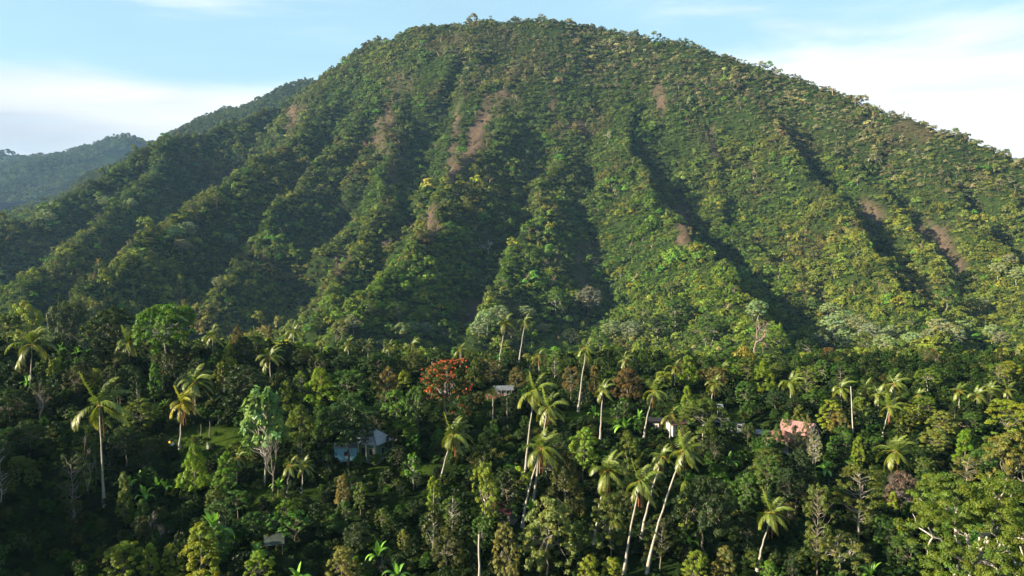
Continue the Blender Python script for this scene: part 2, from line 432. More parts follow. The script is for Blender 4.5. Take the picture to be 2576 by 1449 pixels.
def land_mat(name, greens, brown):
    m_, nt, out = mat(name); N, L = nt.nodes, nt.links
    tcn = N.new('ShaderNodeTexCoord')
    n = N.new('ShaderNodeTexNoise'); n.inputs['Scale'].default_value = 0.12; n.inputs['Detail'].default_value = 8; n.inputs['Roughness'].default_value = 0.7
    L.new(tcn.outputs['Object'], n.inputs['Vector'])
    r = N.new('ShaderNodeValToRGB'); e = r.color_ramp.elements
    e[0].position = 0.35; e[0].color = (*greens[0], 1); e[1].position = 0.68; e[1].color = (*greens[1], 1)
    L.new(n.outputs[0], r.inputs[0])
    mp = N.new('ShaderNodeMapping'); mp.inputs['Scale'].default_value = (0.5, 0.5, 0.09)
    L.new(tcn.outputs['Object'], mp.inputs[0])
    n2 = N.new('ShaderNodeTexNoise'); n2.inputs['Scale'].default_value = 0.5; n2.inputs['Detail'].default_value = 7; n2.inputs['Roughness'].default_value = 0.7
    L.new(mp.outputs[0], n2.inputs['Vector'])
    r2 = N.new('ShaderNodeValToRGB'); e = r2.color_ramp.elements
    e[0].position = 0.3; e[0].color = (*brown[0], 1); e[1].position = 0.7; e[1].color = (*brown[1], 1)
    L.new(n2.outputs[0], r2.inputs[0])
    a = N.new('ShaderNodeAttribute'); a.attribute_name = 'Col'
    mx = N.new('ShaderNodeMix'); mx.data_type = 'RGBA'
    L.new(a.outputs['Fac'], mx.inputs[0]); L.new(r.outputs[0], mx.inputs[6]); L.new(r2.outputs[0], mx.inputs[7])
    b = N.new('ShaderNodeBump'); b.inputs['Strength'].default_value = 0.7; b.inputs['Distance'].default_value = 1.0
    L.new(n2.outputs[0], b.inputs['Height'])
    d = N.new('ShaderNodeBsdfDiffuse'); L.new(mx.outputs[2], d.inputs[0]); L.new(b.outputs[0], d.inputs['Normal'])
    L.new(d.outputs[0], out.inputs[0])
    return m_
M['land'] = land_mat('mountain_undergrowth', ((0.010, 0.018, 0.005), (0.022, 0.034, 0.009)), ((0.028, 0.020, 0.014), (0.092, 0.066, 0.048)))
M['ground'] = land_mat('plantation_floor', ((0.006, 0.011, 0.003), (0.014, 0.026, 0.006)), ((0.014, 0.028, 0.004), (0.036, 0.054, 0.008)))

def grid_obj(name, xs, ys, zfun, material, colfun=None):
    XX, YY = np.meshgrid(xs, ys)
    ZZ = zfun(XX, YY)
    V = np.stack([XX, YY, ZZ], -1).reshape(-1, 3)
    nx, ny = len(xs), len(ys)
    i = np.arange(nx * ny).reshape(ny, nx)
    Q = np.stack([i[:-1, :-1], i[:-1, 1:], i[1:, 1:], i[1:, :-1]], -1).reshape(-1, 4)
    c = None
    if colfun is not None: c = np.repeat(colfun(V)[:, None], 3, axis=1)
    W = V + (0, 0, ZC)
    o = link(name, new_mesh(name, W, Q, None, (material,), c, True))
    o['kind'] = 'structure'
    return o, V.reshape(ny, nx, 3)

GRASS = [(540,1112,120,34),(1010,1190,90,18),(700,1245,90,16),(1200,1000,70,14),(240,870,60,16),(1480,1050,90,20)]
def grass_mask(P):
    u, v, f = project(P)
    m_ = np.zeros(len(P))
    ok = (f > 60) & (P[:, 1] < 300)
    for (a, b, ru, rv) in GRASS:
        m_ = np.maximum(m_, np.where(ok, np.clip(1.6 - ((u - a) / ru) ** 2 - ((v - b) / rv) ** 2, 0, 1), 0))
    return m_
ground, _ = grid_obj('ground', np.arange(-330, 331, 3.0), np.arange(-30, 331, 3.0), near_z, M['ground'], grass_mask)
mtn_obj, MG = grid_obj('mountain', np.arange(-1560, 1661, 8.5), np.arange(330, 2760, 8.5), land_z, M['land'], bare_mask)

# side country left and right of the near slope, and the plain that runs on to the horizon
def plain_z(x, y): return np.full(np.shape(x), -90.0) + 8 * vnoise(x, y, 900, 41)
grid_obj('plain', np.linspace(-9000, 9000, 31), np.linspace(-1500, 9500, 31), plain_z, M['land'], lambda P: np.zeros(len(P)))

# far hills beyond the mountain's left shoulder
def ridge_fun(line, k, floor):
    P = np.array([at(p[0], p[1], p[2] * 1.3) for p in line])
    def f(x, y):
        shp = np.shape(x); x = np.ravel(x); y = np.ravel(y); h = np.full(len(x), float(floor))
        wx = x + 40 * vnoise(x, y, 260, 51) + 15 * vnoise(x, y, 90, 52); wy = y + 40 * vnoise(x, y, 260, 53)
        for a, b in zip(P[:-1], P[1:]):
            d = b[:2] - a[:2]; t = np.clip(((wx - a[0]) * d[0] + (wy - a[1]) * d[1]) / (d @ d), 0, 1)
            dist = np.hypot(wx - a[0] - t * d[0], wy - a[1] - t * d[1])
            h = np.maximum(h, a[2] + t * (b[2] - a[2]) - k * dist)
        return (h + 14 * vnoise(x, y, 150, 54) + 6 * vnoise(x, y, 55, 55)).reshape(shp)
    return f
HILL1 = ridge_fun([(a_, b_, d_ * 1.32) for a_, b_, d_ in [(-500,640,2300),(-100,482,2400),(0,448,2440),(60,424,2480),(127,414,2500),(150,402,2520),(187,384,2550),(213,382,2570),(247,377,2590),(283,352,2610),(297,348,2620),(320,348,2640),(347,353,2660),(370,362,2680),(450,400,2750)]], 0.40, -78)
HILL2 = ridge_fun([(-600,420,5200),(-100,372,5000),(0,388,4900),(50,400,4850),(110,412,4800),(260,450,4700),(400,480,4700)], 0.35, -80)
HILL3 = ridge_fun([(p[0], p[1] - 4, p[2] * 1.25) for p in [(380,400,1800),(473,336,1740),(500,316,1720),(560,290,1700),(620,266,1680),(690,228,1650),(730,204,1620),(752,208,1600),(800,250,1560)] + [(860,262,1520),(960,300,1500)]], 0.62, -80)
h3, H3G = grid_obj('shoulder_hill', np.arange(-1900, -250, 20.0), np.arange(2120, 3300, 20.0), HILL3, M['land'], lambda P: np.zeros(len(P)))
h1, H1G = grid_obj('far_hill', np.arange(-4100, -1350, 34.0), np.arange(3500, 5500, 34.0), HILL1, M['land'], lambda P: np.zeros(len(P)))
h2, H2G = grid_obj('distant_hill', np.arange(-6600, -1900, 75.0), np.arange(5000, 8000, 75.0), HILL2, M['land'], lambda P: np.zeros(len(P)))

# haze: one closed box of thin air round everything
HZ = 0.000031
m_, nt, out = mat('haze')
pv = nt.nodes.new('ShaderNodeVolumePrincipled')
pv.inputs['Color'].default_value = (0.36, 0.62, 1.0, 1)
pv.inputs['Density'].default_value = HZ
pv.inputs['Anisotropy'].default_value = 0.0
nt.links.new(pv.outputs[0], out.inputs['Volume'])
m_.cycles.homogeneous_volume = True
hb = MB(); hb.box((0, 4000, ZC + (520 - 106) / 2), (18400, 11400, 520 + 106))
hz = hb.build('haze', m_); hz['kind'] = 'stuff'

def ground_hit(u, v, lo=55.0, hi=420.0):
    """where the sight line of a pixel meets the near slope (camera-relative)"""
    r = ray(u, v); r = r / r[1]
    ys = np.arange(lo, hi, 0.5 if hi < 500 else 1.5)
    z = land_z(r[0] * ys, ys)
    below = r[2] * ys < z
    k = np.argmax(below) if below.any() else len(ys) - 1
    y = ys[k]
    return np.array([r[0] * y, y, float(z[k])])

# ------------------------------------------------------------------ plant builders
def unit(v): return v / (np.linalg.norm(v, axis=-1, keepdims=True) + 1e-9)
def leaf_cloud(rs, C, R, n, size, outward, up=0.35, rnd=0.75, bright=None, hemi=-0.35, hue=0.10, aspect=0.55):
    """n small leaf faces round every clump centre C (radius R, may be x y z): V, Q, colour"""
    k = len(C); R = np.broadcast_to(np.asarray(R, dtype=float).reshape(k, -1) if np.ndim(R) else np.full((k, 1), R), (k, 3))
    d = rs.normal(size=(k, n, 3)); d = unit(d + outward[:, None, :] * 0.8)
    low = d[..., 2] < hemi; d[low, 2] *= -0.5; d = unit(d)
    rad = rs.uniform(0.55, 1.05, size=(k, n, 1))
    P = C[:, None, :] + d * rad * R[:, None, :]
    nrm = unit(d * 0.8 + np.array([0, 0, up]) + rs.normal(size=(k, n, 3)) * rnd * 0.36)
    tan = unit(np.cross(nrm, unit(rs.normal(size=(k, n, 3)))))
    bit = np.cross(nrm, tan)
    s = size * rs.uniform(0.65, 1.35, size=(k, n, 1))
    fold = nrm * s * 0.16
    V = np.stack([P - tan * s * 0.5, P + bit * s * aspect * 0.5 - fold, P + tan * s * 0.5 - nrm * s * 0.1, P - bit * s * aspect * 0.5 - fold], axis=2).reshape(-1, 3)
    N_ = k * n
    Q = np.arange(N_ * 4).reshape(N_, 4)
    b = (bright if bright is not None else rs.uniform(0.72, 1.28, size=k))[:, None]
    h = rs.normal(0, hue, size=(k, 1))
    lb = rs.uniform(0.8, 1.2, size=(k, n))
    c = np.stack([(b * (1 + h)) * lb, b * lb, (b * (1 - h * 1.5)) * lb], axis=-1)
    c = np.repeat(np.clip(c, 0.2, 2.0).reshape(N_, 3), 4, axis=0)
    return V, Q, c
def merge(parts):
    V, Q, c, n = [], [], [], 0
    for (v, q, cc) in parts:
        V.append(v); Q.append(q + n); c.append(cc); n += len(v)
    return np.vstack(V), np.vstack(Q), np.vstack(c)
def limb_path(rs, a, b, k=5, sag=0.0, wob=0.06):
    a = np.array(a, float); b = np.array(b, float); t = np.linspace(0, 1, k)[:, None]
    L = np.linalg.norm(b - a)
    p = a + (b - a) * t
    w = rs.normal(0, wob * L, size=(k, 3)); w[0] = 0; w[-1] = 0
    p = p + w; p[:, 2] += sag * L * (np.sin(t[:, 0] * math.pi))
    return p
def trunk_mb(rs, H, r0, lean=(0, 0), sides=6, k=7, wob=0.12):
    mb = MB(); t = np.linspace(0, 1, k)
    p = np.stack([lean[0] * t ** 1.5, lean[1] * t ** 1.5, H * t], -1)
    p[1:-1, :2] += rs.normal(0, wob, size=(k - 2, 2))
    p = np.vstack([p[0] - (0, 0, 1.2), p])
    mb.tube(p, np.concatenate([[r0 * 1.25], r0 * (1 - 0.8 * t)]), sides)
    return mb, p
def on_path(p, z): return np.array([np.interp(z, p[:, 2], p[:, 0]), np.interp(z, p[:, 2], p[:, 1]), z])

PROTO = {}
def proto(kind, trunk_mb_, crown, size):
    tm = trunk_mb_.mesh(kind + '_trunk', M['bark'], True)
    cm = new_mesh(kind + '_crown', crown[0], crown[1], None, (M['leaf'],), crown[2]) if crown is not None else None
    PROTO.setdefault(kind, []).append((tm, cm, size))

def make_conical(seed, W=5.0, H=10.0, low=0.10, n=110, leaves=56, kind='conical', power=0.75, tuft=1.5):
    rs = np.random.RandomState(seed)
    mb, p = trunk_mb(rs, H * 0.9, 0.17)
    t = low + (1 - low) * (rs.rand(n) ** 1.15) * 0.97
    th = np.arange(n) * 2.39996 + rs.normal(0, 0.35, n)
    lobes = 1 + 0.22 * np.sin(th * 2 + rs.rand() * 6) + 0.16 * np.sin(th * 3 + t * 7 + rs.rand() * 6)
    env = W / 2 * np.clip((1 - t) ** power * 1.35, 0.05, 1.0) * np.clip((t - low + 0.06) / 0.16, 0.35, 1) * lobes
    rr = env * rs.uniform(0.45, 1.0, n) ** 0.5
    C = np.stack([rr * np.cos(th), rr * np.sin(th), t * H + rs.normal(0, 0.15, n)], -1)
    out = unit(np.stack([np.cos(th) * 0.8, np.sin(th) * 0.8, 0.55 + t * 0.6], -1))
    R = np.stack([rs.uniform(0.40, 0.68, n)] * 2 + [rs.uniform(0.40, 0.68, n) * tuft], -1) * (W / 5.0) ** 0.5
    cr = leaf_cloud(rs, C, R, leaves, 0.33, out, 0.45, 0.8)
    # leading shoots
    k = 7; th2 = rs.rand(k) * 6.28; C2 = np.stack([np.cos(th2) * 0.25, np.sin(th2) * 0.25, H * rs.uniform(0.9, 1.03, k)], -1)
    cr2 = leaf_cloud(rs, C2, np.tile([0.28, 0.28, 0.65], (k, 1)), 30, 0.30, np.tile([0, 0, 1.0], (k, 1)), 0.5, 0.8, np.full(k, 1.15))
    for j in range(0, n, 6):
        z = max(0.5, C[j, 2] - 0.5 * np.hypot(*C[j, :2])); mb.tube(limb_path(rs, on_path(p, z), C[j], 4), [0.05, 0.04, 0.03, 0.015], 4, False)
    proto(kind, mb, merge([cr, cr2]), (W, H))
def make_round(seed, W=9.0, H=10.0, n=130, leaves=56, kind='round', flat=0.62, rz=0.36, size=0.38, cl=0.95, gaps=0.25):
    rs = np.random.RandomState(seed)
    mb, p = trunk_mb(rs, H * 0.55, 0.24 * W / 9, (rs.normal(0, 0.5), rs.normal(0, 0.5)), 7)
    top = p[-1]
    # three to five big lobes, clumps over their outer faces
    L = rs.randint(4, 7); th = np.arange(L) * 6.283 / L + rs.normal(0, 0.35, L)
    LC = np.stack([np.cos(th) * W * 0.23, np.sin(th) * W * 0.23, H * flat + rs.normal(0, 0.06 * H, L)], -1); LR = W * rs.uniform(0.22, 0.31, L)
    LC = np.vstack([LC, [0, 0, H * (flat + 0.14)]]); LR = np.append(LR, W * 0.26)
    which = rs.randint(0, L + 1, n)
    d = unit(rs.normal(size=(n, 3)) + np.array([0, 0, 0.45]) + unit(LC[which] - [0, 0, H * flat]) * 0.6)
    sc = np.stack([LR[which], LR[which], LR[which] * rz * H / (0.30 * W) * 0.9], -1)
    C = LC[which] + d * sc * rs.uniform(0.75, 1.08, (n, 1))
    C[:, 2] = np.clip(C[:, 2], H * 0.2, H * 0.99)
    R = np.stack([rs.uniform(0.6, 1.15, n)] * 2 + [rs.uniform(0.4, 0.75, n)], -1) * cl * W / 9
    cr = leaf_cloud(rs, C, R, leaves, size, d, 0.5, 0.8)
    for c in LC:
        q = limb_path(rs, top - (0, 0, 0.6), c, 5, 0.08); mb.tube(q, np.linspace(0.15, 0.05, 5) * W / 9, 5, False)
        for j in rs.choice(n, 3): mb.tube(limb_path(rs, c, C[j], 4), [0.05, 0.04, 0.03, 0.015], 4, False)
    proto(kind, mb, cr, (W, H))
def make_spreading(seed, W=13.0, H=9.5, n=80, leaves=60, kind='spreading', bark=0.34):
    rs = np.random.RandomState(seed)
    mb, p = trunk_mb(rs, H * 0.42, bark, (rs.normal(0, 0.6), rs.normal(0, 0.6)), 8)
    top = p[-1]
    rr = np.sqrt(rs.rand(n)) * W / 2; th = np.arange(n) * 2.39996 + rs.normal(0, 0.3, n)
    z = H * (0.97 - 0.42 * (rr / (W / 2)) ** 2) + rs.normal(0, 0.07 * H, n)
    C = np.stack([rr * np.cos(th), rr * np.sin(th), z], -1)
    under = rs.rand(n) < 0.25; C[under, 2] -= rs.uniform(0.8, 2.4, under.sum())
    out = unit(np.stack([np.cos(th) * 0.4, np.sin(th) * 0.4, np.ones(n)], -1))
    R = np.stack([rs.uniform(0.8, 1.35, n)] * 2 + [rs.uniform(0.32, 0.6, n)], -1)
    cr = leaf_cloud(rs, C, R, leaves, 0.36, out, 0.6, 0.8)
    L = 6; tl = np.arange(L) * 6.283 / L + rs.normal(0, 0.3, L)
    for a in tl:
        e = np.array([math.cos(a) * W * 0.27, math.sin(a) * W * 0.27, H * 0.74])
        q = limb_path(rs, top - (0, 0, 0.4), e, 6, 0.06, 0.06); mb.tube(q, np.linspace(bark * 0.6, 0.09, 6), 6, False)
        near = np.argsort(np.hypot(C[:, 0] - e[0], C[:, 1] - e[1]))[:7]
        for j in near: mb.tube(limb_path(rs, q[3 + j % 3], C[j] - (0, 0, 0.2), 4), [0.08, 0.06, 0.045, 0.02], 4, False)
    proto(kind, mb, cr, (W, H))
def make_airy(seed, W=8.0, H=13.0, n=84, leaves=52, kind='airy', low=0.30):
    rs = np.random.RandomState(seed)
    mb, p = trunk_mb(rs, H * 0.96, 0.2, (rs.normal(0, 0.4), 0), 6, 9)
    t = low + (1 - low) * rs.rand(n) * 0.98
    th = np.arange(n) * 2.39996 + rs.normal(0, 0.4, n)
    env = W / 2 * np.clip(1.15 - ((t - 0.58) / 0.5) ** 2, 0.12, 1.0) * (1 + 0.25 * np.sin(th * 2 + rs.rand() * 6))
    rr = env * rs.uniform(0.35, 1.0, n) ** 0.6
    C = np.stack([rr * np.cos(th), rr * np.sin(th), t * H], -1)
    out = unit(np.stack([np.cos(th) * 0.6, np.sin(th) * 0.6, np.full(n, 0.8)], -1))
    R = np.stack([rs.uniform(0.5, 0.95, n)] * 2 + [rs.uniform(0.3, 0.6, n)], -1)
    cr = leaf_cloud(rs, C, R, leaves, 0.32, out, 0.5, 0.9)
    for j in range(0, n, 2):
        z = max(H * low * 0.8, C[j, 2] - 0.55 * rr[j]); mb.tube(limb_path(rs, on_path(p, z), C[j], 4, 0, 0.05), [0.07, 0.055, 0.04, 0.015], 4, False)
    proto(kind, mb, cr, (W, H))
def make_bigleaf(seed, W=5.0, H=8.0, n=26, leaves=15, kind='bigleaf', size=0.85):
    rs = np.random.RandomState(seed)
    mb, p = trunk_mb(rs, H * 0.8, 0.12, (rs.normal(0, 0.3), 0), 6)
    t = rs.uniform(0.42, 1.0, n); th = np.arange(n) * 2.39996
    rr = W / 2 * np.clip(1.1 - ((t - 0.62) / 0.45) ** 2, 0.2, 1) * rs.uniform(0.5, 1, n)
    C = np.stack([rr * np.cos(th), rr * np.sin(th), t * H], -1)
    out = unit(np.stack([np.cos(th) * 0.6, np.sin(th) * 0.6, np.full(n, 0.7)], -1))
    cr = leaf_cloud(rs, C, np.tile([0.62, 0.62, 0.5], (n, 1)), leaves, size, out, 0.35, 1.0, aspect=0.62)
    for j in range(n): mb.tube(limb_path(rs, on_path(p, max(H * 0.3, C[j, 2] - rr[j] * 0.8)), C[j], 4), [0.05, 0.04, 0.03, 0.015], 4, False)
    proto(kind, mb, cr, (W, H))
def make_bush(seed, W=4.0, H=3.0, n=34, leaves=32, kind='bush', size=0.42):
    rs = np.random.RandomState(seed)
    mb, p = trunk_mb(rs, H * 0.4, 0.07, (0, 0), 5)
    d = unit(rs.normal(size=(n, 3)) + np.array([0, 0, 0.5])); d[:, 2] = np.abs(d[:, 2])
    C = d * np.array([W * 0.4, W * 0.4, H * 0.78]) * rs.uniform(0.55, 1.0, (n, 1)) + [0, 0, 0.15 * H]
    cr = leaf_cloud(rs, C, np.stack([rs.uniform(0.4, 0.75, n)] * 2 + [rs.uniform(0.35, 0.6, n)], -1), leaves, size, d, 0.5, 0.9)
    for j in range(0, n, 4): mb.tube(limb_path(rs, p[-1], C[j], 3), [0.04, 0.03, 0.015], 4, False)
    proto(kind, mb, cr, (W, H))
def bare_mb(rs, H=10.0, W=6.0, levels=4, r0=0.18, upright=0.6, first=0.35, kids=(3, 4)):
    mb = MB()
    def grow(a, d, L, r, lv):
        k = 4; e = a + d * L
        q = limb_path(rs, a, e, k, 0, 0.05); mb.tube(q, np.linspace(r, r * 0.6, k), 5 if lv < 2 else 3, False)
        if lv >= levels: return
        for _ in range(rs.randint(kids[0], kids[1] + 1)):
            nd = unit(d * 0.75 + rs.normal(size=3) * (0.55 if lv else 0.6) * np.array([W / H * 1.5, W / H * 1.5, 0.6]) + np.array([0, 0, upright * 0.35]))
            f = rs.uniform(0.45, 1.0)
            grow(a + (e - a) * f if lv else q[rs.randint(1, k)], nd, L * rs.uniform(0.5, 0.72), r * 0.55, lv + 1)
    mb.tube([(0, 0, -0.8), (0, 0, 0.2)], r0 * 1.2, 6, False)
    grow(np.array([0, 0, 0.0]), unit(np.array([rs.normal(0, 0.1), rs.normal(0, 0.1), 1.0])), H * first * 1.3, r0, 0)
    return mb
def fit_mb(mb, W, H):
    V = np.vstack(mb.V); h = V[:, 2].max(); w = 2 * np.percentile(np.hypot(V[:, 0], V[:, 1]), 97)
    s = np.array([W / w, W / w, H / h])
    mb.V = [v * s for v in mb.V]
    return mb
for s_ in range(5): make_conical(100 + s_, W=5.0 + 0.4 * (s_ % 2), power=[0.7, 0.55, 0.85, 0.62, 0.5][s_])
for s_ in range(4): make_conical(130 + s_, W=3.4, H=10, low=0.14, n=95, kind='columnar', power=[0.32, 0.42, 0.28, 0.5][s_], tuft=1.3)
for s_ in range(5): make_round(160 + s_, gaps=0.3)
for s_ in range(4): make_round(180 + s_, W=7.0, H=10.0, n=115, kind='oval', flat=0.58, rz=0.5, cl=0.9)
for s_ in range(3): make_spreading(200 + s_)
for s_ in range(3): make_airy(220 + s_)
for s_ in range(3): make_bigleaf(240 + s_)
for s_ in range(2): make_bigleaf(250 + s_, n=54, leaves=24, kind='fullbigleaf', size=0.72)
for s_ in range(4): make_bush(260 + s_)
for s_ in range(3):
    rs = np.random.RandomState(280 + s_); proto('bare', fit_mb(bare_mb(rs, 10, 6, 4, 0.16), 6, 10), None, (6.0, 10.0))

TREE_COL = {'dark': (0.024, 0.046, 0.008), 'green': (0.050, 0.104, 0.012), 'bright': (0.078, 0.150, 0.012), 'ygreen': (0.150, 0.205, 0.014), 'olive': (0.088, 0.124, 0.015),
            'rust': (0.112, 0.094, 0.026), 'tan': (0.140, 0.152, 0.030), 'pale': (0.205, 0.245, 0.110), 'silver': (0.150, 0.205, 0.060), 'grey': (0.13, 0.125, 0.085), 'pink': (0.095, 0.078, 0.062), 'darkolive': (0.050, 0.066, 0.011)}
COL_WORD = {'dark': 'dark green', 'green': 'mid green', 'bright': 'bright green', 'ygreen': 'yellow-green', 'olive': 'olive', 'rust': 'rust-brown', 'tan': 'tan-green', 'pale': 'pale green', 'silver': 'pale',
            'grey': 'grey', 'pink': 'dull pinkish', 'darkolive': 'dark olive'}
BARK_COL = {'dark': (0.16, 0.13, 0.10), 'pale': (0.42, 0.39, 0.34), 'mid': (0.24, 0.21, 0.17), 'grey': (0.30, 0.27, 0.24), 'white': (0.55, 0.52, 0.47)}
KIND_NAME = {'conical': 'conical_tree', 'columnar': 'slim_tree', 'round': 'round_tree', 'oval': 'leafy_tree', 'spreading': 'spreading_tree', 'airy': 'open_tree', 'bigleaf': 'large_leaved_tree',
             'fullbigleaf': 'large_leaved_tree', 'bush': 'bush', 'bare': 'bare_tree'}
KIND_WORD = {'fullbigleaf': 'large-leaved tree', 'conical': 'cone-shaped tree', 'columnar': 'slim upright tree', 'round': 'round-crowned tree', 'oval': 'full leafy tree', 'spreading': 'wide spreading tree', 'airy': 'open-branched tree',
             'bigleaf': 'large-leaved slender tree', 'bush': 'bush', 'bare': 'leafless tree'}
LEAF = 0.80
RNG = np.random.RandomState(7)
TREES = []      # records for the labels
def plant_tree(kind, base, W, H, tint, bark='mid', label=None, rz=None, group=None, variant=None):
    pr = PROTO[kind]; tm, cm, (w0, h0) = pr[RNG.randint(len(pr)) if variant is None else variant % len(pr)]
    t = TREE_COL[tint] if isinstance(tint, str) else tint
    j = RNG.uniform(0.85, 1.15, 3) * RNG.uniform(0.85, 1.15)
    root = thing(KIND_NAME[kind], label or 'tree', 'bush' if kind == 'bush' else 'tree', (base[0], base[1], base[2] + ZC), RNG.uniform(0, 6.28) if rz is None else rz, group)
    root.scale = (W / w0, W / w0, H / h0)
    link('trunk', tm, root, color=BARK_COL[bark])
    if cm is not None: link('crown', cm, root, color=tuple(np.array(t) * j * LEAF))
    TREES.append(dict(o=root, kind=kind, tint=tint if isinstance(tint, str) else None, W=W, H=H, base=np.array(base), label=label))
    return root

# ------------------------------------------------------------------ coconut palms
def frond_mesh(seed, azim, e0, droop, dead=False):
    """one pinnate frond of unit length; the wind blows towards +x"""
    rs = np.random.RandomState(seed)
    k = 11; step = 1.0 / (k - 1)
    wind = np.array([0.9, 0.15, 0.05])
    d = np.array([math.cos(azim) * math.cos(e0), math.sin(azim) * math.cos(e0), math.sin(e0)])
    p = [np.zeros(3)]; D = [d]
    for i in range(k - 1):
        s = (i + 1) / (k - 1)
        d = unit(d + np.array([0, 0, -1.0]) * droop * step * (0.6 + 1.8 * s) + (0 if dead else 1) * wind * step * (0.55 + 0.9 * s))
        p.append(p[-1] + d * step); D.append(d)
    p = np.array(p); D = np.array(D)
    mb = MB(); mb.tube(p, np.linspace(0.014, 0.004, k), 3, False)
    nl = 26; ts = np.linspace(0.14, 0.99, nl)
    ip = lambda A, t: np.array([np.interp(t, np.linspace(0, 1, k), A[:, i]) for i in range(3)])
    V, Q = [], []
    for i, t in enumerate(ts):
        c = ip(p, t); dd = unit(ip(D, t)); side = unit(np.cross(dd, np.array([0, 0, 1.0]) + 0.2 * dd)); upv = np.cross(side, dd)
        L = 0.20 * math.sin(math.pi * min(1, 0.18 + 0.80 * t)) ** 0.8 + 0.04
        if dead: L *= 0.6
        for sg in (-1, 1):
            v = unit(side * sg * (0.35 if dead else 0.75) + dd * 0.55 + upv * (0.05 if not dead else 0) + np.array([0, 0, -0.42 if not dead else -0.9]) + wind * (0 if dead else 0.28) + rs.normal(size=3) * 0.10)
            a = c; m1 = c + v * L * 0.5 + np.array([0, 0, -0.01]); e = c + v * L + np.array([0, 0, -0.05 * L - 0.02])
            w = unit(np.cross(v, upv + 0.3 * side)) * 0.017
            V += [a - w * 0.6, a + w * 0.6, m1 + w, m1 - w, e]
            n0 = len(V) - 5
            Q += [(n0, n0 + 1, n0 + 2, n0 + 3)]
            Q += [(n0 + 3, n0 + 2, n0 + 4, n0 + 4)]
    V = np.array(V); Qa = np.array(Q)
    quads = Qa[Qa[:, 2] != Qa[:, 3]]; tris = Qa[Qa[:, 2] == Qa[:, 3]][:, :3]
    nb = mb.n; mb.add(V, quads, tris)
    c = np.ones((mb.n, 3)); c[:nb] = (1.5, 1.25, 0.9)
    tt = np.repeat(np.repeat(ts, 2), 5); c[nb:] *= (0.85 + 0.3 * tt)[:, None] * np.repeat(rs.uniform(0.8, 1.2, nl * 2), 5)[:, None]
    c[nb:, 0] *= 0.9 + 0.25 * tt
    return mb.mesh('dead_frond' if dead else 'frond', M['frond'], False, c)
RINGS = [(math.radians(80), 0.55), (math.radians(60), 1.0), (math.radians(36), 1.35), (math.radians(8), 1.35), (math.radians(-24), 1.0)]
NAZ = 10
FROND = {(r, a): frond_mesh(500 + r * 20 + a, a * 2 * math.pi / NAZ + 0.15 * r, RINGS[r][0], RINGS[r][1]) for r in range(5) for a in range(NAZ)}
DEADF = [frond_mesh(700 + a, a * 2 * math.pi / 5, math.radians(-50), 5.0, True) for a in range(5)]
mb = MB(); rs = np.random.RandomState(3)
for i in range(11):
    th = i * 2.4; c = np.array([math.cos(th) * 0.34, math.sin(th) * 0.34, -0.15 - 0.28 * rs.rand()])
    q = c + np.array([[0, 0, 0.16], [0, 0, 0.06], [0, 0, -0.08], [0, 0, -0.17]]); mb.tube(q, [0.03, 0.13, 0.13, 0.03], 6)
for i in range(8):
    th = i * 0.8 + 0.3; mb.tube([(0, 0, 0.15), (math.cos(th) * 0.35, math.sin(th) * 0.35, 0.3), (math.cos(th) * 0.75, math.sin(th) * 0.75, 0.05)], [0.05, 0.04, 0.02], 4)
NUTS = mb.mesh('coconut_cluster', M['coconut'], True)
PALMS = []
def plant_palm(top_uv, base, width_px, label, skirt=0, n=None, tint=(0.155, 0.185, 0.022), grp='coconut palms in the plantation', nuts=True, spread=None, bend=1.0, depth_shift=0.0):
    d = base[1] + depth_shift
    top = at(top_uv[0], top_uv[1], d)
    r = RNG
    Lf = 0.58 * width_px * d / F
    root = thing('coconut_palm', label, 'palm', (base[0], base[1], base[2] + ZC), 0.0, grp)
    rel = top - np.array(base)
    k = 12; t = np.linspace(0, 1, k)
    bow = (t ** 0.75 - t) * 0.0
    p = np.stack([rel[0] * (t ** (1.0 + 0.35 * bend) if abs(rel[0]) > 0.5 else t), rel[1] * t, rel[2] * t], -1)
    p[1:-1, 0] += r.normal(0, 0.05, k - 2)
    p = np.vstack([p[0] - (0, 0, 1.0), p])
    rad = np.concatenate([[0.30], 0.24 * (1 - t) ** 5 + 0.115 + 0.05 * (1 - t)]) * min(1.0, 0.55 + rel[2] / 30)
    mb = MB(); mb.tube(p, rad, 8)
    mb.build('trunk', M['palm_bark'], root, True)
    n = n or 20
    tip = p[-1]
    off = r.randint(NAZ)
    for i in range(n):
        f = i / n
        ring = min(4, int(f * 5)) if n >= 18 else [0, 0, 1, 1, 2, 2, 2, 3, 3, 3, 3, 4, 4, 4][i % 14]
        a = (off + i * 4 + (i // 5)) % NAZ
        o = link('frond', FROND[(ring, a)], root, tip + (0, 0, 0.05), LEAF * np.array(tint) * r.uniform(0.8, 1.25) * (np.array([1.25, 1.08, 0.9]) if ring >= 3 else 1))
        s = Lf * r.uniform(0.86, 1.12) * (0.86 if ring == 0 else 1)
        o.scale = (s, s, s); o.rotation_euler = (r.normal(0, 0.08), r.normal(0, 0.08), r.normal(0, 0.22))
    for i in range(int(skirt * 1.7)):
        o = link('dead_frond', DEADF[i % 5], root, tip - (0, 0, 0.15), (0.20 * r.uniform(0.8, 1.15), 0.095, 0.045))
        s = Lf * r.uniform(0.7, 1.1); o.scale = (s * 0.8, s * 0.8, s); o.rotation_euler = (0, 0, r.uniform(-0.4, 0.4))
    if nuts:
        o = link('coconut_cluster', NUTS, root, tip - (0, 0, 0.1)); o.rotation_euler = (0, 0, r.uniform(0, 6))
    PALMS.append(dict(o=root, base=np.array(base), top=top, W=width_px * d / F, H=float(rel[2]), uv=top_uv, wpx=width_px))
    return root

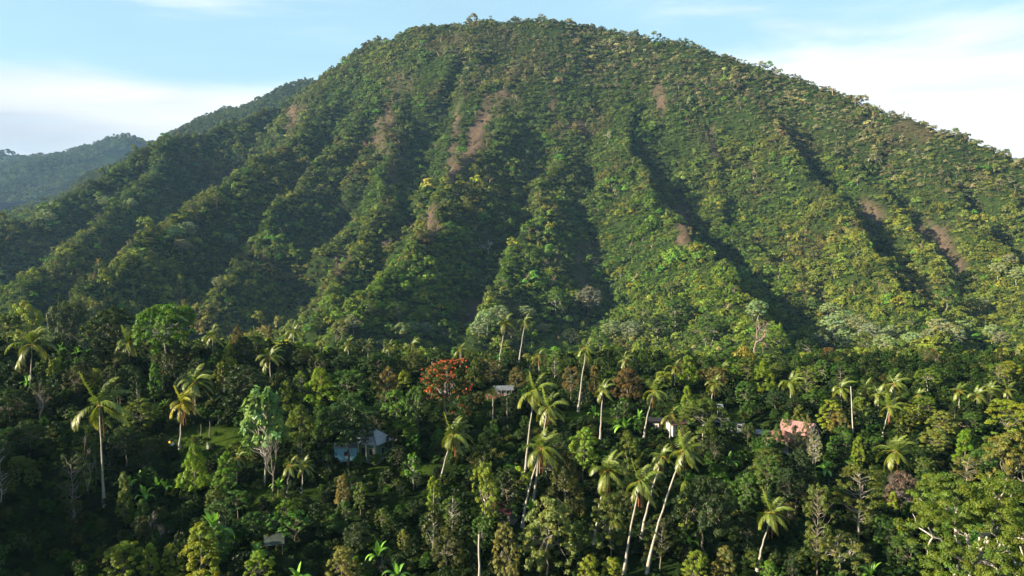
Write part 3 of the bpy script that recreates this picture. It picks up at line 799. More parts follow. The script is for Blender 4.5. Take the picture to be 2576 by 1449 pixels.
# ------------------------------------------------------------------ banana plants
def banana_leaf(seed, e0, droop):
    rs = np.random.RandomState(seed)
    k = 9; d = np.array([math.cos(e0), 0, math.sin(e0)]); p = [np.zeros(3)]
    for i in range(k - 1):
        d = unit(d + np.array([0, 0, -1.0]) * droop * (i + 1) / k / 4); p.append(p[-1] + d * 2.6 / (k - 1))
    p = np.array(p); w = np.array([0.03, 0.06, 0.26, 0.34, 0.36, 0.35, 0.30, 0.20, 0.03])
    tan = unit(np.gradient(p, axis=0)); side = np.array([0, 1.0, 0]); up = np.cross(tan, side); up[up[:, 2] < 0] *= -1
    Lf = p + side * w[:, None] + up * w[:, None] * 0.35 * (1 + rs.normal(0, 0.2, (k, 1))); Rt = p - side * w[:, None] + up * w[:, None] * 0.35 * (1 + rs.normal(0, 0.2, (k, 1)))
    V = np.vstack([Lf, p, Rt]); Q = []
    for i in range(k - 1): Q += [(i, i + 1, k + i + 1, k + i), (k + i, k + i + 1, 2 * k + i + 1, 2 * k + i)]
    c = np.ones((3 * k, 3)); c[k:2 * k] = (1.5, 1.35, 1.2)
    return new_mesh('leaf', V, Q, None, (M['frond'],), c, True)
BLEAF = [banana_leaf(900 + i, math.radians(e), dr) for i, (e, dr) in enumerate([(80, 0.5), (66, 1.4), (52, 2.2), (38, 2.6), (70, 0.9)])]
mb = MB(); mb.tube([(0, 0, -0.6), (0, 0, 0.4), (0.03, 0, 1.2), (0, 0.02, 2.2)], [0.16, 0.15, 0.12, 0.07], 7); BSTEM = mb.mesh('stem', rough_mat('banana_stem', (0.10, 0.12, 0.04), (0.20, 0.19, 0.08), 2.0), True)
BANANAS = []
def plant_banana(u, v_top, size, label, tint=(0.085, 0.20, 0.02), n=8, base=None, h=4.2):
    """u, v_top: where the leaf tips show"""
    if base is None:
        b = ground_hit(u, v_top + 75 * size)
    else: b = base
    root = thing('banana_plant', label, 'plant', (b[0], b[1], b[2] + ZC), RNG.uniform(0, 6.28), 'banana plants among the trees')
    root.scale = (size, size, size)
    link('stem', BSTEM, root)
    for i in range(n):
        o = link('leaf', BLEAF[i % 5 if i < 5 else 1 + i % 4], root, (0, 0, 2.15), LEAF * np.array(tint) * RNG.uniform(0.8, 1.3) * (np.array([1.35, 1.2, 1]) if RNG.rand() < 0.3 else 1))
        o.rotation_euler = (0, 0, i * 2.4 + RNG.normal(0, 0.2)); s = RNG.uniform(0.8, 1.1); o.scale = (s, s, s)
    BANANAS.append(dict(o=root, base=np.array(b), u=u, v=v_top))
    return root

# ------------------------------------------------------------------ the far forest: thousands of crowns in one object
FP = []     # meshes, in index order
def far_mesh(name, parts, trunk=None):
    V, Q, c = merge(parts); T = None; fm = np.zeros(len(Q), int); mats = [M['leaf_far']]
    if trunk is not None:
        n = len(V); tv = np.vstack(trunk.V); tq = np.vstack(trunk.Q) + n
        V = np.vstack([V, tv]); Q = np.vstack([Q, tq]); c = np.vstack([c, np.ones((len(tv), 3))]); fm = np.concatenate([fm, np.ones(len(tq), int)]); mats.append(M['bark_far'])
    FP.append(new_mesh(name, V, Q, None, mats, c, False, fm))
def far_crown(seed, n, leaves, W, H, size, flat=0.55, base=0.0, elong=1.0):
    rs = np.random.RandomState(seed)
    d = unit(rs.normal(size=(n, 3)) + [0, 0, 0.5]); d[:, 2] = np.where(d[:, 2] < -0.2, -d[:, 2], d[:, 2])
    C = d * np.array([W / 2, W / 2, H / 2]) * rs.uniform(0.5, 0.95, (n, 1)) + [0, 0, base + H * 0.45]
    R = np.stack([rs.uniform(0.13, 0.24, n) * W] * 2 + [rs.uniform(0.10, 0.2, n) * H * elong], -1)
    return leaf_cloud(rs, C, R, leaves, size, d, 0.4, 0.85, hue=0.07)
for i in range(4): far_mesh(f'forest_a{i}', [far_crown(1000 + i, 20, 20, 8.0, 7.0, 1.15, base=0.5)])            # 0-3 round crowns
for i in range(2): far_mesh(f'forest_b{i}', [far_crown(1010 + i, 18, 20, 9.0, 4.0, 1.0, base=-1.0, elong=1.3)])  # 4-5 creeper mounds
for i in range(2):                                                                                               # 6-7 tall with a pale stem
    rs = np.random.RandomState(1020 + i); mb, p = trunk_mb(rs, 10, 0.26, (0.5, 0), 4, 4)
    for a in range(4): mb.tube(limb_path(rs, on_path(p, 7.5), (math.cos(a * 1.6) * 2.6, math.sin(a * 1.6) * 2.6, 11), 3), [0.15, 0.1, 0.06], 3, False)
    far_mesh(f'forest_c{i}', [far_crown(1024 + i, 16, 20, 7.5, 4.5, 1.0, base=8.6)], mb)
for i in range(2):                                                                                               # 8-9 layered umbrella crowns
    rs = np.random.RandomState(1030 + i); mb, p = trunk_mb(rs, 8, 0.28, (0.5, 0), 4, 4)
    for a in range(5): mb.tube(limb_path(rs, on_path(p, 5.5), (math.cos(a * 1.26) * 3.2, math.sin(a * 1.26) * 3.2, 9), 3), [0.15, 0.1, 0.06], 3, False)
    n = 22; rr = np.sqrt(rs.rand(n)) * 4.6; th = np.arange(n) * 2.4
    C = np.stack([rr * np.cos(th), rr * np.sin(th), 9.5 - 0.12 * rr ** 2 + rs.normal(0, 0.7, n)], -1)
    far_mesh(f'forest_d{i}', [leaf_cloud(rs, C, np.tile([1.1, 1.1, 0.45], (n, 1)), 16, 0.9, np.tile([0, 0, 1.0], (n, 1)), 0.7, 0.8)], mb)
rs = np.random.RandomState(1040); mb = MB(); mb.tube([(0, 0, -1), (0.2, 0, 6), (0.5, 0, 11)], [0.26, 0.2, 0.16], 4)  # 10 small palm
V, Q, c, n0 = [], [], [], 0
for i in range(16):
    f = FROND[([0, 1, 2, 3][i % 4], (i * 3) % NAZ)]
    nv = len(f.vertices); co = np.empty(nv * 3, np.float32); f.vertices.foreach_get('co', co)
    k0 = 33; co = co.reshape(-1, 3)[k0:] * 4.2 + [0.5, 0, 11]; m5 = len(co) // 5; co = co[:m5 * 5].reshape(m5, 5, 3)[::2]
    co = co[:, [0, 1, 2, 4]]; co[:, 1] += (co[:, 1] - co[:, 0]) * 2.5; V.append(co.reshape(-1, 3)); Q.append(np.arange(len(co) * 4).reshape(-1, 4) + n0); n0 += len(co) * 4
V = np.vstack(V); Q = np.vstack(Q)
far_mesh('forest_e0', [(V, Q, np.ones((len(V), 3)))], mb)
rs = np.random.RandomState(1050)                                                                                 # 11 leafless
mb = fit_mb(bare_mb(rs, 9, 7, 3, 0.22, kids=(3, 4)), 7, 9); V = np.vstack(mb.V); Q = np.vstack(mb.Q)
FP.append(new_mesh('forest_f0', V, Q, None, (M['leaf_far'],), np.ones((len(V), 3))))
for i in range(2): far_mesh(f'forest_g{i}', [far_crown(1060 + i, 14, 16, 4.5, 3.0, 0.75, base=-0.6, elong=1.6)])  # 12-13 scrub
for i in range(2): far_mesh(f'forest_h{i}', [far_crown(1070 + i, 16, 18, 3.6, 9.0, 0.9, base=0.2, elong=1.0)])    # 14-15 upright crowns

PCOL = bpy.data.collections.new('forest_pieces')      # not linked: holds the source meshes of the forest only
for me in FP: PCOL.objects.link(bpy.data.objects.new(me.name, me))
for k, me in enumerate([PROTO['bush'][0][1], PROTO['bush'][1][1], PROTO['bush'][2][1], PROTO['bigleaf'][0][1]]):   # 16-19 near undergrowth
    m2 = me.copy(); m2.materials.clear(); m2.materials.append(M['leaf_far']); PCOL.objects.link(bpy.data.objects.new(f'forest_n{k}', m2))

def scatter(name, P, rotz, scl, pid, tint, kind='stuff'):
    me = bpy.data.meshes.new(name); n = len(P)
    me.vertices.add(n); me.vertices.foreach_set('co', (np.asarray(P) + (0, 0, ZC)).astype(np.float32).ravel())
    def at_(nm, ty, fld, arr, dt=np.float32):
        a = me.attributes.new(nm, ty, 'POINT'); a.data.foreach_set(fld, np.ascontiguousarray(arr, dtype=dt).ravel())
    rot = np.zeros((n, 3)); rot[:, 2] = rotz
    rot[:, :2] = np.random.RandomState(n).normal(0, 0.08, (n, 2))
    at_('rot', 'FLOAT_VECTOR', 'vector', rot); at_('scl', 'FLOAT_VECTOR', 'vector', scl); at_('pid', 'INT', 'value', pid, np.int32)
    t4 = np.ones((n, 4)); t4[:, :3] = np.asarray(tint) * LEAF; at_('tint', 'FLOAT_COLOR', 'color', t4)
    o = link(name, me); o['kind'] = kind
    ng = bpy.data.node_groups.new(name, 'GeometryNodeTree')
    ng.interface.new_socket('Geometry', in_out='INPUT', socket_type='NodeSocketGeometry'); ng.interface.new_socket('Geometry', in_out='OUTPUT', socket_type='NodeSocketGeometry')
    N, L = ng.nodes, ng.links
    gi, go = N.new('NodeGroupInput'), N.new('NodeGroupOutput')
    ci = N.new('GeometryNodeCollectionInfo'); ci.inputs['Collection'].default_value = PCOL; ci.inputs['Separate Children'].default_value = True; ci.inputs['Reset Children'].default_value = True
    ip = N.new('GeometryNodeInstanceOnPoints'); ip.inputs['Pick Instance'].default_value = True
    def na(nm, ty):
        q = N.new('GeometryNodeInputNamedAttribute'); q.data_type = ty; q.inputs['Name'].default_value = nm
        return q.outputs['Attribute']
    e2r = N.new('FunctionNodeEulerToRotation'); L.new(na('rot', 'FLOAT_VECTOR'), e2r.inputs[0])
    L.new(gi.outputs[0], ip.inputs['Points']); L.new(ci.outputs[0], ip.inputs['Instance']); L.new(na('pid', 'INT'), ip.inputs['Instance Index'])
    L.new(e2r.outputs[0], ip.inputs['Rotation']); L.new(na('scl', 'FLOAT_VECTOR'), ip.inputs['Scale']); L.new(ip.outputs[0], go.inputs[0])
    md = o.modifiers.new('scatter', 'NODES'); md.node_group = ng
    return o

# ------------------------------------------------------------------ what stands on the near slope
for s_ in range(3): make_round(300 + s_, W=11.0, H=13.0, n=110, leaves=40, kind='paletree', size=0.58, flat=0.66, rz=0.30, cl=1.0)
for s_ in range(2): make_round(310 + s_, W=11.0, H=13.0, n=110, leaves=40, kind='foottree', size=0.6, flat=0.60, rz=0.36, cl=1.0)
KIND_NAME['flame'] = 'flame_tree'; KIND_WORD['flame'] = 'red-flowered tree'
KIND_NAME['paletree'] = 'pale_crowned_tree'; KIND_WORD['paletree'] = 'cloudy-crowned tree'
KIND_NAME['foottree'] = 'hillside_tree'; KIND_WORD['foottree'] = 'big rounded tree'

# hand placed trees: u centre, v top, v base, width, kind, colour, bark, own label
T = [
 (65,764,862,84,'round','ygreen','mid',None),(175,766,868,96,'round','darkolive','mid',None),(151,750,800,22,'conical','dark','mid',None),
 (20,790,880,60,'round','green','mid',None),
 (292,778,905,142,'round','dark','dark','big dark domed tree on the skyline left of the bright green giant'),
 (420,770,946,140,'round','bright','pale','big bright green tree with a pale trunk, on the left skyline'),
 (390,915,1018,32,'columnar','bright','mid','bright green pillar of creeper-clad tree above the yellow palm'),
 (470,940,1020,50,'round','dark','mid',None),(355,1005,1105,84,'oval','olive','mid',None),(255,876,950,56,'round','dark','mid',None),(300,885,955,60,'round','darkolive','mid',None),
 (406,885,940,46,'round','darkolive','mid',None),(598,822,895,46,'conical','rust','mid',None),(577,866,935,40,'conical','ygreen','mid',None),(612,850,930,56,'oval','dark','mid',None),
 (615,922,1045,118,'round','dark','mid',None),(560,915,1000,44,'columnar','olive','mid',None),(138,895,955,42,'bush','ygreen','mid',None),(242,928,990,42,'round','ygreen','mid',None),
 (104,952,1065,70,'bare','grey','grey','leafless grey tree among the dark trees at the left edge'),
 (25,985,1085,100,'round','dark','mid',None),(75,1060,1160,90,'round','dark','mid',None),(20,1080,1170,70,'round','green','mid',None),(200,900,960,40,'oval','green','mid',None),
 (330,920,985,56,'round','dark','mid',None),(440,880,960,60,'round','darkolive','mid',None),(500,905,975,50,'round','dark','mid',None),
 (679,823,885,32,'conical','rust','mid',None),(640,845,905,46,'round','olive','mid',None),(720,860,930,56,'round','dark','mid',None),(760,880,940,60,'round','darkolive','mid',None),
 (806,928,1028,78,'conical','ygreen','mid','tall yellow-green cone tree right of the pale big-leaved tree'),(757,935,980,32,'conical','ygreen','mid',None),(978,925,1015,58,'conical','rust','mid','rusty olive cone tree left of the red-flowered tree'),
 (880,932,1020,84,'oval','green','mid',None),(1017,934,995,36,'columnar','ygreen','mid',None),(720,962,1050,54,'conical','olive','mid',None),(806,890,960,50,'oval','darkolive','mid',None),
 (950,890,965,90,'round','dark','mid',None),(865,893,950,70,'round','dark','mid',None),(1035,890,960,70,'round','darkolive','mid',None),(1100,880,950,70,'round','dark','mid',None),
 (665,985,1226,108,'fullbigleaf','silver','white','tree with large pale leaves and a forked white trunk'),
 (997,984,1110,68,'oval','bright','mid','dense upright tree, bright on top, right of the green house'),(1052,975,1105,64,'round','green','mid',None),
 (1195,905,975,50,'conical','olive','mid',None),(1235,902,980,50,'airy','rust','mid',None),(1300,925,985,54,'conical','rust','mid',None),(1268,878,935,46,'oval','green','mid',None),
 (755,1022,1110,70,'conical','olive','mid',None),(812,1030,1110,62,'conical','green','mid',None),(876,1002,1172,146,'round','dark','dark','big dark spreading tree shading the light blue wall'),
 (955,1035,1110,60,'round','dark','mid',None),
 (1436,922,1010,52,'airy','rust','mid',None),(1496,922,1000,38,'conical','rust','mid',None),(1577,928,1010,68,'conical','rust','mid','broad rust-brown tree behind the banana clump'),
 (1395,890,962,46,'airy','bright','pale',None),(1671,935,995,40,'oval','ygreen','mid',None),(1728,972,1040,30,'columnar','ygreen','mid','narrow yellow-green column tree left of the round olive tree'),
 (1767,1008,1125,112,'round','olive','pale','round olive tree standing before the white building'),
 (1842,922,990,40,'oval','bright','mid',None),(1918,910,992,64,'conical','ygreen','mid',None),(1874,960,1040,50,'oval','green','mid',None),(1800,925,990,50,'round','rust','mid',None),(1880,900,965,60,'oval','olive','mid',None),
 (2366,1035,1120,70,'oval','tan','mid',None),(2085,1008,1095,62,'oval','ygreen','mid',None),(2110,1028,1100,48,'conical','tan','mid',None),(2540,1010,1140,100,'oval','ygreen','mid',None),(2400,1022,1095,42,'columnar','dark','mid',None),
 (1978,1040,1118,30,'conical','bright','mid','small bright cone tree standing right before the pink house'),(2285,1018,1100,50,'oval','ygreen','mid',None),(2325,1000,1060,50,'oval','bright','mid',None),(2440,1040,1110,60,'oval','green','mid',None),
 (2160,1000,1085,50,'oval','olive','mid',None),(2040,985,1050,50,'oval','green','mid',None),(2220,1010,1070,40,'oval','green','mid',None),(1950,975,1040,46,'round','dark','mid',None),(2000,1000,1050,70,'round','dark','mid',None),
 (47,1150,1225,48,'oval','olive','mid',None),(80,1158,1230,32,'columnar','olive','mid',None),(183,1142,1310,84,'airy','darkolive','grey',None),(225,1092,1255,64,'bare','grey','grey','thin leafless tree with level branches left of the tall palm'),
 (5,1105,1290,56,'airy','darkolive','white','white-stemmed tree cut by the left picture edge'),(490,1122,1245,64,'conical','ygreen','mid','yellow-green cone tree with a brown tip below the grassy clearing'),(315,1192,1335,40,'columnar','olive','mid',None),
 (570,1142,1250,48,'columnar','bright','mid',None),(360,1258,1350,44,'columnar','green','mid',None),(357,1300,1380,50,'oval','darkolive','mid',None),(383,1282,1378,34,'bare','grey','grey',None),(406,1316,1378,42,'bare','grey','grey',None),
 (310,1370,1505,96,'oval','ygreen','mid',None),(380,1370,1470,46,'columnar','ygreen','mid',None),(432,1372,1465,38,'columnar','ygreen','mid',None),(508,1325,1490,86,'columnar','ygreen','mid','stout yellow-green pillar tree at the bottom left of the picture'),(655,1388,1490,72,'oval','ygreen','mid',None),
 (545,1222,1310,52,'oval','bright','mid',None),(600,1235,1310,60,'oval','green','mid',None),(640,1290,1370,60,'oval','green','mid',None),
 (688,1082,1256,52,'bare','grey','grey','grey twiggy leafless tree beside the pale big-leaved tree'),(757,1092,1190,44,'airy','ygreen','pale',None),(863,1198,1290,40,'columnar','tan','pale','straw-coloured slim tree on the bank below the house'),(906,1215,1300,38,'oval','olive','mid',None),
 (720,1260,1320,46,'bigleaf','bright','mid',None),(690,1295,1370,58,'bigleaf','green','mid',None),(742,1288,1380,68,'bigleaf','green','mid',None),(871,1262,1340,48,'oval','green','mid',None),(900,1318,1410,70,'round','dark','mid',None),
 (965,1280,1340,38,'oval','olive','mid',None),(1017,1333,1390,30,'oval','ygreen','mid',None),(1040,1140,1235,42,'bigleaf','bright','white','slim white-stemmed tree with bright leaves left of the leaning palm'),(1092,1202,1300,34,'columnar','ygreen','pale',None),
 (1032,1073,1130,38,'columnar','olive','mid',None),(1002,1120,1180,42,'oval','dark','mid',None),(1222,1168,1345,72,'oval','ygreen','pale','tall yellow-green tree right of the black shade'),
 (1137,1250,1352,54,'airy','olive','white','small tree with bare white crooked limbs'),(1090,1290,1410,58,'bigleaf','darkolive','white','dark tree with a thick white trunk near the bottom'),(1127,1345,1460,80,'round','darkolive','pale',None),
 (862,1380,1490,78,'oval','tan','mid',None),(1270,1320,1490,74,'oval','tan','mid',None),(968,1398,1470,40,'bare','grey','grey',None),(1290,1412,1495,48,'bush','tan','mid',None),(1215,1300,1400,50,'oval','green','mid',None),
 (1467,1078,1215,70,'oval','ygreen','mid',None),(1420,1135,1320,88,'conical','darkolive','mid',None),(1375,1258,1480,130,'oval','tan','mid','huge tan-green bushy tree at the foot of the leaning palms'),(1455,1318,1440,48,'oval','green','mid',None),
 (1537,1252,1430,100,'oval','olive','mid',None),(1660,1298,1440,76,'airy','darkolive','mid',None),(1770,1205,1410,140,'round','dark','mid',None),(1880,1192,1300,48,'oval','green','mid',None),(1930,1148,1265,58,'oval','green','mid',None),
 (1880,1302,1395,52,'oval','dark','mid',None),(1480,1402,1505,58,'oval','ygreen','mid',None),(1543,1408,1495,56,'oval','ygreen','mid',None),(1750,1390,1505,74,'oval','ygreen','mid',None),(1822,1380,1495,58,'columnar','tan','mid',None),
 (2055,1220,1460,80,'airy','olive','mid',None),(2160,1168,1358,124,'airy','olive','grey','tall open tree with visible branches right of the lower palm'),(2265,1190,1305,90,'round','pink','mid','rounded dark tree with dull pink blossom, beside the big bright crown'),
 (2110,1345,1460,142,'spreading','tan','pale','wide flat brown-green tree with pale branches at the bottom right'),
 (2540,1098,1310,116,'oval','tan','mid',None),(2350,1078,1160,68,'oval','tan','mid',None),(2425,1085,1190,50,'columnar','ygreen','mid',None),(2480,1128,1220,74,'round','green','mid',None),(2430,1148,1230,58,'airy','tan','pale',None),
 (2325,1152,1220,44,'oval','olive','mid',None),(1975,1180,1310,44,'oval','dark','mid',None),(1930,1082,1155,34,'oval','green','grey',None),(1835,1064,1120,36,'oval','green','mid',None),(1880,1070,1130,36,'oval','darkolive','mid',None),(1720,1070,1125,34,'oval','olive','mid',None),(2050,1095,1185,38,'airy','pale','pale',None),(2095,1098,1165,38,'oval','bright','mid',None),(2130,1088,1165,42,'oval','green','mid',None),
 (1936,1418,1505,52,'oval','bright','mid',None),(1993,1405,1505,44,'oval','dark','mid',None),(2312,1290,1365,44,'bare','pale','white','small white leafless tree leaning from the big bright crown'),(2245,1238,1310,28,'columnar','ygreen','mid',None),
 (2232,1300,1410,64,'oval','green','mid',None),(2272,1352,1460,76,'oval','green','mid',None),(905,1140,1172,40,'bush','green','mid',None),(945,1142,1170,36,'bush','olive','mid',None),(985,1128,1175,40,'oval','green','mid',None),(1290,1268,1330,36,'oval','green','mid',None),(1262,1292,1345,34,'oval','dark','mid',None),(1985,1265,1340,46,'oval','darkolive','mid',None),(2010,1130,1230,60,'round','dark','mid',None),(2200,1100,1180,50,'oval','green','mid',None),
 (2010,1020,1085,30,'columnar','tan','mid',None),(2030,1048,1140,22,'columnar','rust','pale',None),(2045,1078,1180,34,'airy','grey','white',None),(1955,1068,1140,36,'conical','green','mid',None),(2000,1072,1150,30,'conical','dark','mid',None),
]
# forest people's houses need clear sight lines: (u0, v0, u1, v1, distance)
KEEP = [(905,1080,972,1150,172),(850,1122,905,1160,172),(1935,1040,2070,1120,178),(1250,962,1290,1000,214),(1250,1244,1292,1290,138),(1687,1064,1706,1088,190),(1797,1040,1860,1078,192),(660,1345,710,1385,126),
        (420,1095,560,1140,170),(690,1225,790,1262,150),(960,1160,1040,1200,160)]

PL = [  # palms: crown u, crown v, base u, base v, crown width, skirt, own label
 (81,868,78,966,118,0,'coconut palm with drooping tattered fronds at the far left'),(325,862,325,940,92,0,'wind-torn palm standing before the big dark domed tree'),(534,845,536,905,64,0,'short palm on the skyline right of the bright green giant'),
 (646,846,646,905,46,0,'small palm on the ridge beside two rusty cone trees'),(490,962,492,1060,102,2,'palm just behind the yellow palm, fronds spread wide'),(250,1018,262,1277,156,1,'tall palm with a long grey trunk left of the clearing'),
 (461,1015,452,1130,86,3,'yellow palm with brown hanging fronds by the clearing'),(599,1152,594,1235,62,2,'short bowed palm left of the white-trunked tree'),(739,832,737,900,58,0,'palm rising over the trees below the pinkish leafless tree'),
 (877,864,875,925,48,0,None),(926,868,926,925,42,0,None),(806,860,806,915,42,0,None),(978,874,978,930,46,0,None),(679,898,680,965,78,0,'bushy low palm above the pale big-leaved tree'),(1158,880,1158,935,48,0,None),
 (1038,868,1028,930,52,3,'palm with a thick straw skirt in front of the pale foot-hill trees'),(1087,890,1087,940,42,0,None),(1272,812,1254,938,58,0,'left of the two tall thin palms against the mountain'),(1322,808,1305,921,50,0,'right of the two tall thin palms against the mountain'),
 (1475,876,1455,1036,66,1,'very tall single palm right of the two thin ones'),(1356,896,1356,950,50,3,None),(1572,905,1572,960,50,0,None),(1697,925,1697,985,54,0,None),(1819,928,1819,985,56,0,None),(1798,966,1787,1026,62,2,None),
 (1517,980,1509,1118,64,1,'palm with an upright crown behind the banana clump'),(1645,985,1620,1102,84,4,'palm with two long brown hanging fronds, left of the white building'),(1689,1045,1684,1115,66,1,'palm close before the white building'),
 (1345,985,1320,1215,104,1,'upper palm of the crowded trio in the centre'),(1379,1026,1340,1288,96,2,'middle palm of the crowded trio in the centre'),(1361,1128,1314,1328,118,3,'lowest palm of the crowded trio, long white trunk'),
 (1140,1095,1105,1230,108,2,'palm leaning right before the red-flowered tree'),(1528,1183,1489,1415,112,4,'left palm of the four leaning together at the bottom'),(1611,1214,1569,1462,112,4,'second of the four leaning palms, with a red-brown skirt'),
 (1720,1136,1626,1458,112,2,'right palm of the four leaning together, longest trunk'),(1666,1150,1612,1368,74,3,'small half-hidden palm among the four leaning together'),(1942,1292,1905,1437,114,2,'leaning palm alone at the lower right'),
 (2251,1136,2241,1202,104,1,'low palm with level fronds above the pink-blossomed tree'),(1991,962,1987,1028,72,1,'palm with a full crown above the pink house'),(2116,976,2116,1040,74,0,None),(2178,978,2178,1035,60,0,None),(2210,992,2210,1050,62,1,None),
 (2251,966,2251,1040,72,1,None),(2238,1024,2220,1100,74,3,'palm with a yellow skirt right of the white pole trunk'),(2413,985,2413,1040,56,0,None),(2457,994,2457,1050,66,0,None),(2491,980,2491,1040,56,0,None),(2535,982,2535,1045,56,1,None),(2311,996,2311,1050,50,1,None),
 (730,1172,722,1253,66,0,'small palm with a slanting trunk on the bare bank'),(765,1172,758,1240,60,0,'small palm next to the slanting one on the bank'),(1240,985,1240,1060,44,0,None),
]
BN = [(154,832,.9),(193,840,.9),(172,950,.9),(297,948,.95),(180,1012,.8),(68,918,.9),(414,982,.8),(325,1180,.9),(351,1172,.9),(364,1210,1.0),(396,1188,.9),(417,1193,.85),(455,1190,.85),(541,1278,1.5),(651,1352,1.15),
      (1572,1012,1.3),(1494,998,.9),(1608,1008,.9),(1832,1122,1.1),(1735,1335,.9),(950,1356,1.1),(749,1418,1.1),(1000,1408,1.1),(2190,1412,1.0),(1335,1240,1.0),(2075,1140,1.0),(700,1190,.8)]

PLACED = []   # (u0, v0, u1, v1, d) of what stands, for the sight lines
def place(u, vt, vb, w, kind, tint, bark, label=None):
    b = ground_hit(u, vb)
    d = b[1]; top = at(u, vt, d)
    H = max(1.5, top[2] - b[2]); W = w * d / F
    b = b - (0, 0, 0.05)
    return plant_tree(kind, b, W, H, tint, bark, label)
for (u, vt, vb, w, kind, tint, bark, label) in T: place(u, vt, vb, w, kind, tint, bark, label)
for i, (u, v, bu, bv, w, sk, label) in enumerate(PL):
    b = ground_hit(bu, bv)
    tint = (0.21, 0.215, 0.012) if label and 'yellow palm' in label and 'behind' not in label else ((0.105, 0.150, 0.017) if bv > 1000 else (0.090, 0.128, 0.018))
    plant_palm((u, v), b, w, label or '', sk, n=13 if w > 150 else (18 if w > 80 else 14), tint=tint)
for (u, v, s_) in BN: plant_banana(u, v, s_, '')

# ---- heroes
# the red-flowered tree
b = ground_hit(1126, 1085); d = b[1]
make_round(400, W=10.2, H=13.0, n=130, leaves=44, kind='flame', flat=0.60, rz=0.48, size=0.40, cl=0.9)
H = at(1130, 914, d)[2] - b[2]; W = 136 * d / F
red = plant_tree('flame', b, W, H, 'darkolive', 'grey', 'red-flowered tree in full bloom at the middle of the picture', 0.4)
red.name = 'flame_tree'
red['category'] = 'flowering tree'
cm = PROTO['flame'][0][1]; nv = len(cm.vertices); co = np.empty(nv * 3, np.float32); cm.vertices.foreach_get('co', co); co = co.reshape(-1, 3)
rs = np.random.RandomState(5)
r_ = np.hypot(co[:, 0], co[:, 1]) / 5.1; outer = np.where((co[:, 2] > 10.2) | ((r_ > 0.62) & (co[:, 2] > 3.2)))[0]
pk = outer[rs.choice(len(outer), 400, p=None)]
pk = np.array([i for i in pk if rs.rand() < (0.62 if co[i, 2] > 9.6 else 0.85)])
V, Q, c = leaf_cloud(rs, co[pk] * 1.02, 0.26, 11, 0.24, np.tile([0, 0, 1.0], (len(pk), 1)), 0.6, 0.9, hue=0.0, aspect=0.7)
bl = link('blossom', new_mesh('blossom', V, Q, None, (M['blossom'],), c), red); bl['kind'] = 'stuff'

# the great crown at the bottom right, white limbs showing through
b = ground_hit(2430, 1560, 40)
rs = np.random.RandomState(11)
H = 22.0; W = 23.0
mb, p = trunk_mb(rs, H * 0.4, 0.62, (0.5, 0), 9); n = 560
LC = np.array([(-7.2, -1, 14.5), (-3.0, 2.5, 17.5), (2.0, -2.5, 15.5), (5.5, 1.5, 18.0), (8.5, -1.5, 13.5), (-5.5, -4.5, 9.5), (0.5, -6, 10.5), (5.0, -6, 9.0), (0.0, 5, 16.5), (9.0, 4, 16.0)]); LR = 1.12 * np.array([3.8, 4.2, 3.7, 4.0, 3.6, 3.4, 3.6, 3.4, 4.2, 3.8])
wh = rs.randint(0, len(LC), n); dd = unit(rs.normal(size=(n, 3)) + [0, -0.25, 0.5]); C = LC[wh] + dd * LR[wh][:, None] * np.array([1, 1, 0.8]) * rs.uniform(0.8, 1.06, (n, 1))
R = np.stack([rs.uniform(0.7, 1.3, n)] * 2 + [rs.uniform(0.45, 0.8, n)], -1)
cr = leaf_cloud(rs, C, R, 84, 0.34, dd, 0.5, 0.85)
for c_, r0 in zip(LC, LR):
    q = limb_path(rs, p[-1] - (0, 0, 1), c_, 6, 0.05, 0.05); mb.tube(q, np.linspace(0.34, 0.12, 6), 6, False)
    for j in range(2):
        e = c_ + unit(rs.normal(size=3) + [0, -0.9, 0.0]) * r0 * 0.98; mb.tube(limb_path(rs, q[4], e, 5, 0, 0.07), [0.15, 0.12, 0.09, 0.06, 0.03], 5, False)
for e0, pts in enumerate([[(3.2, -7.4, 8.5), (3.0, -8.0, 11.0), (2.2, -7.6, 12.5), (1.0, -7.2, 14.2)], [(3.0, -8.0, 11.0), (3.9, -7.8, 12.6), (3.4, -7.6, 14.0)], [(3.0, -8.2, 6.0), (3.2, -7.4, 8.5), (4.1, -7.6, 9.6)],
                          [(3.0, -8.2, 6.0), (2.1, -8.0, 8.0), (0.9, -7.8, 9.1)], [(7.0, -5.6, 9.8), (7.7, -5.6, 11.2), (8.6, -5.4, 12.2)], [(0.4, -3.0, 4.0), (1.8, -6.4, 5.0), (3.0, -8.2, 6.0)]]):
    mb.tube(np.array(pts, float), np.linspace(0.22, 0.07, len(pts)), 6, False)
giant = thing('giant_tree', 'huge yellow-green tree with white limbs filling the lower right corner', 'tree', (b[0], b[1], b[2] + ZC))
sc_ = 330 * b[1] / F / 21.0; giant.scale = (sc_, sc_, (at(2430, 1205, b[1])[2] - b[2]) / 21.5)
link('trunk', mb.mesh('giant_trunk', M['bark'], True), giant, color=BARK_COL['white'])
link('crown', new_mesh('giant_crown', cr[0], cr[1], None, (M['leaf'],), cr[2]), giant, color=tuple(LEAF * np.array((0.098, 0.140, 0.013))))

